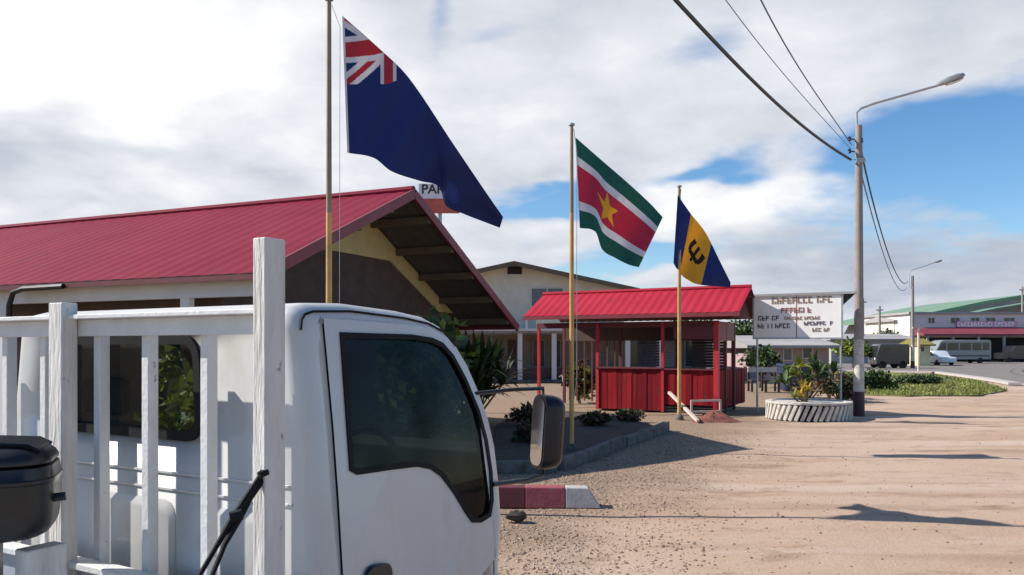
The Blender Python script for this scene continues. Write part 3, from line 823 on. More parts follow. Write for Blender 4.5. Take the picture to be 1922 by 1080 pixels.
rr_loft(mb, [(zb_, .12, .115, .08), (zb_ + .006, .145, .14, .09), (zb_ + .02, .166, .16, .095), (zb_ + .045, .177, .170, .095), (zb_ + .09, .181, .174, .095), (zt_ - .06, .183, .175, .10), (zt_ - .056, .187, .179, .10), (zt_ - .046, .187, .179, .10), (zt_ - .042, .183, .175, .10), (zt_ - .008, .178, .170, .10), (zt_, .168, .16, .10)], .06, 8)
mb.build('container_body', 'black_plastic', cont, smooth=True)
mb = MB(BF)
rr_loft(mb, [(zt_ + .001, .160, .155, .09), (zt_ + .003, .176, .170, .10), (zt_ + .012, .177, .171, .10), (zt_ + .030, .168, .162, .10), (zt_ + .048, .148, .142, .09), (zt_ + .060, .115, .11, .08), (zt_ + .066, .07, .065, .05), (zt_ + .068, .03, .03, .025)], .06, 8)
for i in range(9):
    y_ = -.11 + .0275 * i
    mb.tube([(-.150, y_, zt_ + .040), (-.115, y_, zt_ + .060), (0, y_, zt_ + .068), (.115, y_, zt_ + .060), (.150, y_, zt_ + .040)], .008, 6)
mb.build('container_lid', 'black_plastic', cont, smooth=True, sharp=50)
MB(BF).tube([(.17, -.06, zb_ + .12), (.215, -.06, zb_ + .125)], .014, 8).build('latch', 'black_plastic', cont, smooth=True)
mb = MB(BF); mb.box((-.07, -.06, .70), (.02, .06, zb_ + .02)); mb.build('pedestal', 'black_plastic', cont, bevel=.01)

# ================================================================== HALL
HY_ = R(-24)      # local x along the ridge (to the right/near), local y away
Lc = P(485, 512, 11.1)
HF = frame((Lc.x, Lc.y, 0), HY_)
HI = HF.inverted()
def hall_at(x, y, a):        # pixel -> point in hall frame on plane local x = a
    r = HI.to_3x3() @ ray(x, y); o = HI @ CAMP; k = (a - o.x) / r.x; return o + r * k
ap = hall_at(775, 358, 0); rt = hall_at(970, 612, 0); lf = Vector((0, 0, Lc.z))
HL = 24.0
hall = thing('hall', 'open hall with large red metal gable roof behind the truck', 'building', HF @ Vector((-8, 4, 0)), HY_)
def roof_sheet(mb, e0, e1, r0, r1, n, ripple, ths):
    """corrugated sheet between eave line e0-e1 and ridge line r0-r1"""
    vs = []; m_ = n * 4; f0 = len(mb.f)
    nrm = ((e1 - e0).cross(r0 - e0)).normalized()
    if nrm.z < 0: nrm = -nrm
    for i in range(m_ + 1):
        s = i / m_; ph = (i % 4); h = ripple * (0, 0, 1, 1)[ph] * .7
        for q in (0, 1):
            b = e0.lerp(e1, s) if q == 0 else r0.lerp(r1, s)
            vs.append(b + nrm * h)
    fs = [(2 * i, 2 * i + 2, 2 * i + 3, 2 * i + 1) for i in range(m_)]
    mb.add(vs, fs)
    t_ = MB(); t_.v = mb.v; t_.f = mb.f[f0:]; t_.orient(direction=Vector((0, 0, 1))); mb.f[f0:] = t_.f
ov = .10
mb = MB(HF)
roof_sheet(mb, Vector((0, lf.y, lf.z)), Vector((-HL, lf.y, lf.z)), Vector((0, ap.y, ap.z)), Vector((-HL, ap.y, ap.z)), 74, .010, .02)
roof_sheet(mb, Vector((0, rt.y, rt.z)), Vector((-HL, rt.y, rt.z)), Vector((0, ap.y, ap.z)), Vector((-HL, ap.y, ap.z)), 74, .010, .02)
hroof = mb.build('roof', ['roof_red', 'ceil_dark'], hall, solid=.02, solid_mat=1)
MB(HF).tube([(.02, ap.y, ap.z + .02), (-HL, ap.y, ap.z + .02)], .07, 8).build('ridge_cap', 'roof_red', hroof, smooth=True)
for e in (lf, rt):
    MB(HF).beam((.03, e.y, e.z - .06), (.03, ap.y, ap.z - .06), .05, .17).build('verge_board', 'trim_red', hroof)
MB(HF).beam((0, lf.y + .02, lf.z - .05), (-HL, lf.y + .02, lf.z - .05), .03, .08).build('eave_board', 'dark_red', hroof)
MB(HF).beam((0, rt.y - .02, rt.z - .05), (-HL, rt.y - .02, rt.z - .05), .03, .08).build('eave_board', 'trim_red', hroof)
# underside purlins seen below the right slope and the left slope
OVH = 1.35
for e, k in ((rt, 5), (lf, 4)):
    for i in range(k):
        s = (i + .7) / (k + .2); p = ap.lerp(e, s)
        MB(HF).box((-OVH - .1, p.y - .05, p.z - .20), (-.01, p.y + .05, p.z - .06)).build('purlin', 'brown_trim', hall)
# gable wall set back
gx = -OVH
slL = (ap.z - lf.z) / (ap.y - lf.y); slR = (ap.z - rt.z) / (rt.y - ap.y)
wl, wr = lf.y + .75, rt.y - .75
zl, zr = ap.z - slL * (ap.y - wl) - .07, ap.z - slR * (wr - ap.y) - .07
zb = hall_at(700, 484, gx).z
def yl(z): return ap.y - (ap.z - .07 - z) / slL
def yr(z): return ap.y + (ap.z - .07 - z) / slR
mb = MB(HF); mb.prism([(gx, yl(zb), zb), (gx, yr(zb), zb), (gx, ap.y, ap.z - .07)], (-.12, 0, 0)); mb.build('gable_board', 'cream', hall)
bw = .42
mb = MB(HF); mb.prism([(gx + .004, yr(zb) - bw * 1.9, zb), (gx + .004, yr(zb), zb), (gx + .004, wr, zr), (gx + .004, wr - bw * 1.6, zr)], (-.12, 0, 0)); mb.build('gable_trim', 'cream', hall)
mb = MB(HF)
mb.prism([(gx - .03, wl, .02), (gx - .03, wr, .02), (gx - .03, wr, zr), (gx - .03, yr(zb), zb - .003), (gx - .03, yl(zb), zb - .003), (gx - .03, wl, zl)], (-.10, 0, 0))
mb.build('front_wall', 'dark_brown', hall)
# side fascia wall and dark opening with posts under it
mb = MB(HF); mb.box((-HL, lf.y + .25, 2.54), (-.20, lf.y + .37, lf.z + .02)); mb.build('side_beam', 'white_wall', hall)
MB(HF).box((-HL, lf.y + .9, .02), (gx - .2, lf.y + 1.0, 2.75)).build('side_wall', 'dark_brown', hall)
for i in range(6):
    x_ = gx - .3 - i * 4.2
    MB(HF).box((x_ - .09, lf.y + .26, 0), (x_ + .09, lf.y + .36, 2.54)).build('post', 'white_wall', hall)
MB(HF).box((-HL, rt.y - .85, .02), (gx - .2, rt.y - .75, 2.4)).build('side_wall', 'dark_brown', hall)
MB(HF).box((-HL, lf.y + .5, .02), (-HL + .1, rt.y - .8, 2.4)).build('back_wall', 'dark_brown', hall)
# window with pale frame low on the right of the gable wall
wa = hall_at(868, 560, gx + .05); wb = hall_at(922, 612, gx + .05)
wf = MB(HF).box((gx - .02, wa.y, wb.z), (gx + .03, wb.y, wa.z)).build('window', 'window_dark', hall)
mb = MB(HF)
for q in ((wa.y - .05, wb.z - .05, wb.y + .05, wb.z), (wa.y - .05, wa.z, wb.y + .05, wa.z + .05), (wa.y - .05, wb.z, wa.y, wa.z), (wb.y, wb.z, wb.y + .05, wa.z)):
    mb.box((gx - .02, q[0], q[1]), (gx + .06, q[2], q[3]))
mb.build('window_frame', 'grey_wall', wf)
# downpipe at the left end of the eave
dp = HI @ P(28, 546, 15.0)
def eav(x): return Vector((x, lf.y + .02, 2.93))
k = hall_at(0, 0, 0)
r = HI.to_3x3() @ ray(30, 540); o = HI @ CAMP; kk = (lf.y - o.y) / r.y; xe = (o + r * kk).x
MB(HF).tube([(xe + 1.2, lf.y - .04, lf.z - .07), (xe + .25, lf.y - .04, lf.z - .08), (xe, lf.y - .05, lf.z - .14), (xe - .10, lf.y - .05, lf.z - .35), (xe - .12, lf.y - .05, 1.6), (xe - .12, lf.y - .05, .05)], .045, 8).build('drain_pipe', 'black_plastic', hall, smooth=True)

# sign behind the ridge of the hall
def text_mesh(name, body_, size, mat_, T, parent, ext=.004):
    cu = bpy.data.curves.new(name, 'FONT'); cu.body = body_; cu.size = size; cu.align_x = 'LEFT'; cu.align_y = 'BOTTOM'; cu.extrude = ext; cu.offset = size * .02
    to = bpy.data.objects.new(name, cu); COL.objects.link(to)
    dg = bpy.context.evaluated_depsgraph_get(); me = bpy.data.meshes.new_from_object(to.evaluated_get(dg))
    bpy.data.objects.remove(to)
    me.transform(T); me.materials.clear(); me.materials.append(M[mat_])
    o = bpy.data.objects.new(name, me); COL.objects.link(o)
    if parent is not None: attach(o, parent)
    return o
dS = 22.0
s0 = P(786, 400, dS); s1 = P(862, 345, dS); smid = P(786, 373, dS)
sg = thing('roadside_sign', 'white and red sign on a post, half hidden behind the dark blue flag', 'sign', (s0.x + .5, dS + .06, 0))
MB().box((s0.x, dS, smid.z), (s1.x, dS + .08, s1.z)).build('upper_panel', 'sign_white', sg)
MB().box((s0.x, dS - .003, s0.z), (s1.x, dS + .083, smid.z)).build('lower_panel', 'panel_orange', sg)
MB().tube([((s0.x + s1.x) / 2, dS + .16, 0), ((s0.x + s1.x) / 2, dS + .16, s1.z)], .07, 10).build('post', 'steel', sg)
text_mesh('lettering', 'PAR', .36, 'ink_black', Matrix.Translation((s0.x + .07, dS - .003, smid.z + .07)) @ Matrix.Rotation(R(90), 4, 'X'), sg)

# ================================================================== TWO-STOREY HOUSE BEHIND
dB = 42.0
bA = P(965, 490, dB); bR = P(1200, 541, dB); hw = bR.x - bA.x
bl = bA.x - hw
house = thing('house', 'beige two-storey house with shallow brown gable roof behind the gazebo', 'house', (bA.x, dB, 0))
wy = dB + .9
MB().prism([(bl + .7, wy, 2.75), (bR.x - .7, wy, 2.75), (bR.x - .7, wy, bR.z - .12 + .12), (bA.x, wy, bA.z - .16), (bl + .7, wy, bR.z)], (0, 9, 0)).build('upper_wall', 'beige', house)
mb = MB()
for e in (Vector((bl, dB, bR.z)), Vector((bR.x, dB, bR.z))):
    a_ = Vector((bA.x, dB, bA.z)); mb.prism([e, a_, a_ - Vector((0, 0, .16)), e - Vector((0, 0, .16))], (0, 11, 0))
hr = mb.build('roof', 'shingle', house)
MB().box((bA.x - .35, wy - .05, bA.z - .62), (bA.x + .42, wy + .02, bA.z - .22)).build('gable_vent', 'dark_inside', house)
mb = MB()
for e in (Vector((bl, dB - .04, bR.z - .12)), Vector((bR.x, dB - .04, bR.z - .12))):
    mb.beam(e, (bA.x, dB - .04, bA.z - .12), .05, .22)
mb.build('verge_board', 'brown_trim', hr)
def win_box(xa, ya, xb, yb, d, m='window_grey', fr='mall_white', bars=1, parent=None, name='window'):
    a = P(xa, ya, d); b = P(xb, yb, d)
    wo_ = MB().box((a.x, d - .03, b.z), (b.x, d + .05, a.z)).build(name, m, parent)
    fm = MB(); q = .05
    fm.box((a.x - q, d - .06, b.z - q), (b.x + q, d - .01, b.z)); fm.box((a.x - q, d - .06, a.z), (b.x + q, d - .01, a.z + q))
    for i in range(bars + 2):
        x_ = a.x + (b.x - a.x) * i / (bars + 1); fm.box((x_ - q / 2, d - .057, b.z), (x_ + q / 2, d - .012, a.z))
    fm.build('window_frame', fr, wo_)
    return wo_
win_box(997, 542, 1057, 582, wy, parent=house, bars=1)
win_box(905, 555, 940, 600, wy, parent=house, bars=0, fr='beige', m='mall_white', name='shutter')
# veranda of the lower storey
MB().box((bl, dB - 1.9, 2.50), (P(1345, 0, dB).x, dB + .85, 2.72)).build('veranda_slab', 'beige_dark', house)
MB().box((P(893, 0, dB).x, dB - 1.94, 2.62), (P(1075, 0, dB).x, dB - 1.90, 2.74)).build('slab_edge', 'mall_white', house)
MB().box((P(1006, 0, dB).x, dB - .80, 2.74), (P(1054, 0, dB).x, dB - .72, 3.30)).build('balcony_panel', 'beige', house)
for xa in (988, 1060):
    MB().box((P(xa, 0, dB).x - .05, dB - .8, 2.72), (P(xa, 0, dB).x + .05, dB - .7, 3.35)).build('balcony_post', 'mall_white', house)
MB().box((bl + .7, dB + .9 + .05, .02), (P(1345, 0, dB).x, dB + 9, 2.5)).build('lower_wall', 'beige_dark', house)
for xa in (976, 1040, 1178, 1236, 1330):
    c_ = P(xa, 0, dB - 1.7).x
    MB().box((c_ - .12, dB - 1.8, .02), (c_ + .12, dB - 1.58, 2.5)).build('column', 'mall_white', house)
MB().box((P(953, 0, dB).x, dB + .9, .1), (P(969, 0, dB).x, dB + .96, 2.2)).build('door', 'dark_brown', house)
for xa, xb in ((1035, 1052), (1165, 1215), (1250, 1262), (1285, 1322), (1000, 1022)):
    win_box(xa, 640, xb, 688, dB + .93, m='window_dark', fr='grey_wall', bars=0, parent=house)
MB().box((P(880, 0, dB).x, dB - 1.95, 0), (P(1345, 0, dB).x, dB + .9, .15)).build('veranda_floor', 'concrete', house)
MB().box((P(940, 0, dB).x, dB - 1.4, .15), (P(1345, 0, dB).x, dB - 1.3, .75)).build('veranda_parapet', 'dark_brown', house)

# ================================================================== RED GAZEBO
KA = G(1122, 768)
KF = frame((KA.x, KA.y, 0), R(-30))     # local x along front (to the right and nearer), local y away
kio = thing('gazebo', 'red roofed gazebo with red board half-walls beside the flagpoles', 'gazebo', KA, R(-30))
KW, KD = 3.48, 1.75
ex0, ex1 = -2.2, 4.22
ev, rv, bv = -.52, .78, KD + .25
ez, rz_ = 2.72, 3.44
mb = MB(KF)
roof_sheet(mb, Vector((ex0, ev, ez)), Vector((ex1, ev, ez)), Vector((ex0, rv, rz_)), Vector((ex1, rv, rz_)), 26, .015, .02)
roof_sheet(mb, Vector((ex0, bv, 2.62)), Vector((ex1, bv, 2.62)), Vector((ex0, rv, rz_)), Vector((ex1, rv, rz_)), 26, .015, .02)
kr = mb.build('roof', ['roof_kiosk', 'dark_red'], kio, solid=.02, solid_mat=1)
MB(KF).tube([(ex0, rv, rz_ + .02), (ex1, rv, rz_ + .02)], .06, 8).build('ridge_cap', 'roof_kiosk', kr, smooth=True)
MB(KF).box((ex0, ev - .02, ez - .11), (ex1, ev + .02, ez - .005)).build('eave_board', 'trim_red', kr)
MB(KF).prism([(ex1 - .30, ev + .25, ez - .12), (ex1 - .30, bv - .3, 2.60), (ex1 - .30, rv, rz_ - .08)], (.06, 0, 0)).build('gable_board', 'dark_red', kio)
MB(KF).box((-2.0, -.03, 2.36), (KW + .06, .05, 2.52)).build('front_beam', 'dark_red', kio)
MB(KF).box((-2.0, KD - .03, 2.0), (KW - .05, KD + .03, 2.5)).build('shade_strip', 'dark_brown', kio)  # dark strip added to deepen the shade under the roof
MB(KF).box((KW - .02, -.05, 1.98), (KW + .04, KD, 2.50)).build('side_valance', 'trim_red', kio)
MB(KF).box((2.3, -.062, 2.02), (KW - .06, -.032, 2.37)).build('front_valance', 'dark_red', kio)
def boards(name, p, q, z0, z1, n, parent, m='red_wood', th=.03):
    mb = MB(KF); p = Vector(p); q = Vector(q); d = (q - p) / n; nn = Vector((-d.y, d.x, 0)).normalized()
    rnd = random.Random(len(name) + n)
    for i in range(n):
        a = p + d * (i + .03); b = p + d * (i + .97); o_ = nn * rnd.uniform(-.012, .012); j = rnd.uniform(-.012, .012)
        mb.prism([(a.x + o_.x, a.y + o_.y, z0 + .02 * rnd.random()), (b.x + o_.x, b.y + o_.y, z0 + .02 * rnd.random()), (b.x + o_.x, b.y + o_.y, z1 + j), (a.x + o_.x, a.y + o_.y, z1 + j)], nn * th)
    return mb.build(name, m, parent)
boards('front_half_wall', (0, 0, 0), (1.95, 0, 0), .02, 1.18, 13, kio)
boards('gate', (2.0, .02, 0), (KW - .06, .02, 0), .20, 1.16, 9, kio)
boards('side_half_wall', (KW, .06, 0), (KW, 3.1, 0), .12, 1.16, 14, kio)
boards('side_half_wall', (0, .06, 0), (0, KD, 0), .05, 1.16, 16, kio)
boards('back_half_wall', (.05, KD, 0), (KW, KD, 0), .05, 1.16, 14, kio)
MB(KF).box((-.04, -.07, 1.19), (1.98, .09, 1.235)).build('counter_top', 'dark_red', kio)
MB(KF).box((2.0, -.05, 1.17), (KW - .06, .09, 1.21)).build('gate_rail', 'dark_red', kio)
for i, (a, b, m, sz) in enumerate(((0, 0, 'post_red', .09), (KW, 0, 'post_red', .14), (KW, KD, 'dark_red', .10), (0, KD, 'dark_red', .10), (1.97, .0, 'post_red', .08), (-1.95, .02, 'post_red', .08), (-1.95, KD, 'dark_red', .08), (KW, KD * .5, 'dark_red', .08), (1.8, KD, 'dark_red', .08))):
    MB(KF).box((a - sz / 2, b - sz / 2, 0), (a + sz / 2, b + sz / 2, 2.5)).build('post', m, kio)
# lattice railing on the open left bay
for i in range(7):
    x_ = -1.75 + i * .26
    MB(KF).box((x_ - .022, KD - .02, .1), (x_ + .022, KD + .02, 2.4)).build('lattice_bar', 'dark_red', kio)
for u0, u1, m in ((.55, 1.25, 'window_grey'), (1.32, 1.72, 'shop_grey'), (2.25, 3.2, 'dark_brown')):
    mb = MB(KF)
    for k in range(11):
        z_ = 1.22 + k * .085; mb.add([(u0, KD - .03, z_), (u1, KD - .03, z_), (u1, KD + .04, z_ + .07), (u0, KD + .04, z_ + .07), (u0, KD - .02, z_ - .008), (u1, KD - .02, z_ - .008), (u1, KD + .05, z_ + .062), (u0, KD + .05, z_ + .062)], [(0, 1, 2, 3), (7, 6, 5, 4), (0, 4, 5, 1), (1, 5, 6, 2), (2, 6, 7, 3), (3, 7, 4, 0)])
    mb.build('louvre_shutter', m, kio)
MB(KF).box((.3, KD - .6, .95), (3.0, KD - .25, 1.0)).build('inner_shelf', 'dark_brown', kio)
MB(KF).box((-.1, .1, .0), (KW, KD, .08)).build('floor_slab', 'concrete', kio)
# pieces of timber, soil and a low frame before the gate
MB().beam(P(1256, 736, 21.0) , Vector((G(1308, 790).x, G(1308, 790).y, .05)), .07, .05)
def leaning(name, a, b, w_, h_, m): return MB().beam(a, b, w_, h_).build(name, m, bevel=.004)
gA = G(1310, 793)
tag(leaning('timber_pole', P(1256, 737, 20.6), Vector((gA.x, gA.y, .03)), .08, .06, 'plank'), 'pale timber pole leaning down in front of the gazebo', 'timber')
lf_ = thing('timber_trestle', 'low pale timber trestle standing before the gazebo gate', 'trestle', G(1325, 788))
pA, pB = G(1298, 782), G(1352, 780)
for p_ in (pA, pB): MB().box((p_.x - .025, p_.y - .025, 0), (p_.x + .025, p_.y + .025, .42)).build('leg', 'plank', lf_)
MB().beam((pA.x, pA.y, .40), (pB.x, pB.y, .40), .05, .05).build('top_bar', 'plank', lf_)
MB().beam((pA.x, pA.y, .12), (pB.x, pB.y, .12), .04, .04).build('lower_bar', 'plank', lf_)
def mound(name, c, rx, ry, h, m, label, cat, seed):
    rnd = random.Random(seed); mb = MB(); nr, na = 9, 28; vs = []
    for i in range(nr + 1):
        s = i / nr
        for j in range(na):
            a = 6.283 * j / na; k = 1 + .16 * math.sin(3 * a + seed) + .10 * rnd.uniform(-1, 1)
            vs.append((c.x + rx * s * k * math.cos(a), c.y + ry * s * k * math.sin(a), h * (math.cos(s * math.pi) * .5 + .5) * (1 + .25 * rnd.uniform(-1, 1)) - .05))
    mb.add(vs, [(i * na + j, i * na + (j + 1) % na, (i + 1) * na + (j + 1) % na, (i + 1) * na + j) for i in range(nr) for j in range(na)] + [tuple(range(na))])
    return tag(mb.build(name, m, smooth=True, sharp=180), label, cat)
mound('soil_heap', G(1340, 789), .75, .6, .24, 'soil_red', 'low heap of red soil in front of the gazebo gate', 'soil', 3)

# ================================================================== FLAGPOLES AND FLAGS
def flagpole(label, x, yt, yb, d, rad, xoff):
    b = P(x, 0, d).x; top = P(x, yt, d).z
    t = thing('flagpole', label, 'flagpole', (b, d, 0), 0, 'flagpoles in a row along the garden kerb')
    MB().tube([(b, d, -.05), (b, d, 1.6), (b, d, 1.8 + (HY - 400) / F * d)], [rad * 1.15, rad * 1.1, rad], 12).build('lower_shaft', 'flagpole_gold', t, smooth=True)
    MB().tube([(b, d, 1.8 + (HY - 400) / F * d), (b, d, top)], [rad * .98, rad * .8], 12).build('upper_shaft', 'flagpole', t, smooth=True)
    MB().lathe([(.01, 0), (rad * 1.5, .01), (rad * 1.5, .04), (.01, .06)], 12, (b, d, top)).build('cap', 'steel', t, smooth=True)
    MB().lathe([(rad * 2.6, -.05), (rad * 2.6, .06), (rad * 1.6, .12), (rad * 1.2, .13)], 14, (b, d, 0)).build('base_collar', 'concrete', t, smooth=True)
    MB().tube([(b + rad, d - .01, top - .05), (b + xoff, d - .02, top - .3 * d / 9), (b + xoff * .92, d - .02, 1.2), (b + rad, d - .02, .9)], .0035 * d / 9, 5).build('halyard', 'halyard', t)
    return t
flagpole('tall flagpole of the dark blue flag, nearest the truck', 617.5, 0 + 2, 0, 9.0, .033, .13)
flagpole('flagpole of the green, white and red flag', 1073, 237, 0, 13.8, .036, .09)
flagpole('flagpole of the blue and yellow flag before the gazebo', 1275, 352, 0, 19.8, .042, -.02)

def flag_mat(name, rgb, tl=.35):
    return mat(name, rgb, .75, .08, 5, bump=.25, bscale=160, trans=tl)
M['flag_navy'] = flag_mat('flag_navy', (.010, .028, .17), .25)
M['flag_white'] = flag_mat('flag_white', (.74, .74, .78))
M['flag_red'] = flag_mat('flag_red', (.52, .035, .06))
M['flag_badge'] = flag_mat('flag_badge', (.025, .06, .30))
M['flag_green'] = flag_mat('flag_green', (.015, .15, .115))
M['flag_crimson'] = flag_mat('flag_crimson', (.58, .035, .09))
M['flag_yellow'] = flag_mat('flag_yellow', (.80, .46, .03))
M['flag_orange'] = flag_mat('flag_orange', (.75, .28, .03))
M['flag_black'] = flag_mat('flag_black', (.02, .012, .012))
def interp(pts, s):
    """pts: list of (s, x, y); Catmull-Rom"""
    n = len(pts)
    for i in range(n - 1):
        if s <= pts[i + 1][0] or i == n - 2:
            a = pts[max(i - 1, 0)]; b = pts[i]; c = pts[i + 1]; d = pts[min(i + 2, n - 1)]
            t = (s - b[0]) / (c[0] - b[0]); out = []
            for k in (1, 2):
                m1 = (c[k] - a[k]) / max(1e-6, c[0] - a[0]) * (c[0] - b[0]); m2 = (d[k] - b[k]) / max(1e-6, d[0] - b[0]) * (c[0] - b[0])
                t2, t3 = t * t, t * t * t
                out.append((2 * t3 - 3 * t2 + 1) * b[k] + (t3 - 2 * t2 + t) * m1 + (-2 * t3 + 3 * t2) * c[k] + (t3 - t2) * m2)
            return out
def flag(name, label, top, bot, d0, depth, design, mats, ns, nt_, tfold=None, group='flags flying from the flagpoles', fold_depth=.0, edge=None):
    vs, uv = [], []
    for i in range(ns + 1):
        s = i / ns; a = interp(top, s); b = interp(bot, s)
        for j in range(nt_ + 1):
            t = j / nt_; x = a[0] + (b[0] - a[0]) * t; y = a[1] + (b[1] - a[1]) * t
            if edge: dx, dy = edge(s, t); x += dx; y += dy
            vs.append(P(x, y, d0 + depth(s, t)))
    fs, mi = [], []
    for i in range(ns):
        for j in range(nt_):
            s = (i + .5) / ns; t = (j + .5) / nt_
            tt = t if tfold is None else tfold(s) + (1 - tfold(s)) * t
            o = i * (nt_ + 1) + j; fs.append((o, o + 1, o + nt_ + 2, o + nt_ + 1)); mi.append(design(s, tt))
    mb = MB(); mb.add(vs, fs); mb.m = mi
    if tfold is not None:
        # part of the cloth that is folded over behind the upper edge
        o0 = len(mb.v); ex = []
        for i in range(ns + 1):
            s = i / ns; a = interp(top, s); k = tfold(s) * 70 * max(0, 1 - s * 1.05) ** .7
            ex.append(P(a[0], a[1], d0 + depth(s, 0))); ex.append(P(a[0] - k * .35, a[1] + k, d0 + depth(s, 0) + .10 + .25 * tfold(s)))
        f2 = [(2 * i, 2 * i + 1, 2 * i + 3, 2 * i + 2) for i in range(ns)]
        mb.add(ex, f2)
        for i in range(ns): mb.m[len(fs) + i] = design((i + .5) / ns, max(0, tfold((i + .5) / ns) - .05))
    o = mb.build(name, mats, smooth=True, sharp=180, solid=.003)
    return tag(o, label, 'flag', group)
def jack(s, t):
    """blue ensign: canton s<.5, t<.5"""
    if s < .012: return 1
    if s < .56 and t < .5:
        u_ = s / .56; v_ = t / .5
        if abs(v_ - .5) < .11 or abs(u_ - .5) < .055: return 2
        if abs(v_ - .5) < .19 or abs(u_ - .5) < .095: return 1
        d1 = abs(v_ - u_); d2 = abs(v_ - (1 - u_))
        if d1 < .05 or d2 < .05: return 2
        if d1 < .15 or d2 < .15: return 1
        return 0
    r_ = math.hypot((s - .70) * 2.0, (t - .90) * 1.3)
    if r_ < .075: return 3
    return 0
flag('flag', 'large dark blue flag with red and white crosses in its upper corner',
     [(0, 642, 30), (.22, 712, 92), (.42, 768, 148), (.7, 850, 270), (.88, 908, 356), (1, 944, 408)],
     [(0, 652, 287), (.18, 702, 297), (.30, 735, 322), (.46, 788, 340), (.58, 824, 351), (.66, 837, 386), (.76, 868, 401), (1, 938, 428)],
     9.0, lambda s, t: -.05 + .55 * s * t + .10 * math.sin(7 * s + 2.2 * t) * min(1, 3 * s) + .05 * math.sin(17 * s - 3 * t) * s + .022 * math.sin(31 * s + 9 * t) * min(1, 4 * s) + .18 * s,
     jack, ['flag_navy', 'flag_white', 'flag_red', 'flag_badge'], 300, 180, tfold=lambda s: .62 * min(1, s / .5) if s < .5 else .62)
def sur(s, t):
    b = [.2, .3, .7, .8]
    if s < .008: return 1
    if t < b[0] or t > b[3]: return 0
    if t < b[1] or t > b[2]: return 1
    x_, y_ = (s - .40) * 1.45 - (t - .5) * .10, t - .5 + (s - .40) * .12; r_ = math.hypot(x_, y_); a = math.atan2(x_, -y_)
    th = abs(((a / (2 * math.pi / 5)) + .5) % 1 - .5) * 2 * R(36)          # angle from the nearest point of the star
    r1_, r2_ = .20, .082
    if r_ < r1_ * r2_ * math.sin(R(36)) / (r1_ * math.sin(th) + r2_ * math.sin(R(36) - th)): return 3
    return 2
flag('flag', 'green, white and red flag with a yellow star',
     [(0, 1080, 258), (.3, 1128, 300), (.6, 1180, 345), (.85, 1222, 384), (1, 1244, 408)],
     [(0, 1088, 428), (.25, 1118, 436), (.36, 1130, 468), (.55, 1154, 484), (.8, 1180, 497), (1, 1199, 502)],
     13.8, lambda s, t: .10 * math.sin(9 * s + 2.5 * t) * min(1, 4 * s) + .22 * s + .10 * t * s, sur, ['flag_green', 'flag_white', 'flag_crimson', 'flag_yellow'], 300, 200)
def bar(s, t):
    if s < .30 or s > .70: return 0
    x0_ = (s - .5) / .2; y0_ = (t - .52)
    x_ = (x0_ * .90 + y0_ * 1.5) * 1.25; y_ = .52 + (y0_ * .92 - x0_ * .10) * 1.15
    if .33 < y_ < .72 and abs(x_) < .13: return 2
    yy = (y_ - .33) / .27
    if 0 < yy < 1 and abs(abs(x_) - (.56 + .10 * math.sin(yy * 3.1))) < .17: return 2
    if .53 < y_ < .635 and  abs(x_) < .6: return 2
    if .30 < y_ < .36 and (abs(x_) < .13 or abs(abs(x_) - .58) < .17): return 2
    return 1
flag('flag', 'blue and yellow flag with a black trident, above the gazebo roof',
     [(0, 1272, 366), (.3, 1297, 402), (.6, 1325, 438), (.85, 1352, 492), (1, 1371, 530)],
     [(0, 1264, 494), (.2, 1270, 504), (.4, 1284, 521), (.66, 1310, 534), (1, 1371, 540)],
     19.76, lambda s, t: -.06 - .12 * math.sin(8 * s + 2 * t) * min(1, 3 * s) + .3 * s, bar, ['flag_navy', 'flag_yellow', 'flag_black'], 240, 170,
     edge=lambda s, t: (0, 0))

# ================================================================== GARDEN KERB, BED, KERB BLOCK
ka, kb_ = G(1052, 880), G(1252, 806)
kk_ = thing('garden_kerb', 'long grey concrete kerb edging the flagpole bed', 'kerb', (ka + kb_) / 2)
dk = (kb_ - ka); nk = 6
for i in range(nk):
    a = ka + dk * (i / nk); b = ka + dk * ((i + .985) / nk)
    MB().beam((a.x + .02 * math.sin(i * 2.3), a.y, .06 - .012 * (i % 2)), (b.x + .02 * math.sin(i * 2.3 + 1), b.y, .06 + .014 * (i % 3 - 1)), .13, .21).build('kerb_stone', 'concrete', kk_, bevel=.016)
ret = thing('garden_kerb', 'short kerb of grey concrete running behind the truck mirror', 'kerb', G(985, 885))
c0, c1 = G(940, 884), G(1045, 884)
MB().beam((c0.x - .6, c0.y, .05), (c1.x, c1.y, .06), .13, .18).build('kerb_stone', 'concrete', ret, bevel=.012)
bedp = [ka + Vector((-.1, .1, 0)), kb_ + Vector((-.1, .05, 0)), G(1150, 778), G(1000, 770), G(930, 800), G(925, 870)]
tag(MB().prism([(p.x, p.y, -.05) for p in bedp], (0, 0, .075)).build('flower_bed_soil', 'soil_dark'), kind='structure')
blk = thing('kerb_block', 'red and white painted concrete kerb block in front of the truck', 'kerb block', G(1040, 952))
q0 = G(1128, 950); dirx = Vector((-1, .03, 0)).normalized(); nrm_ = Vector((.03, 1, 0))
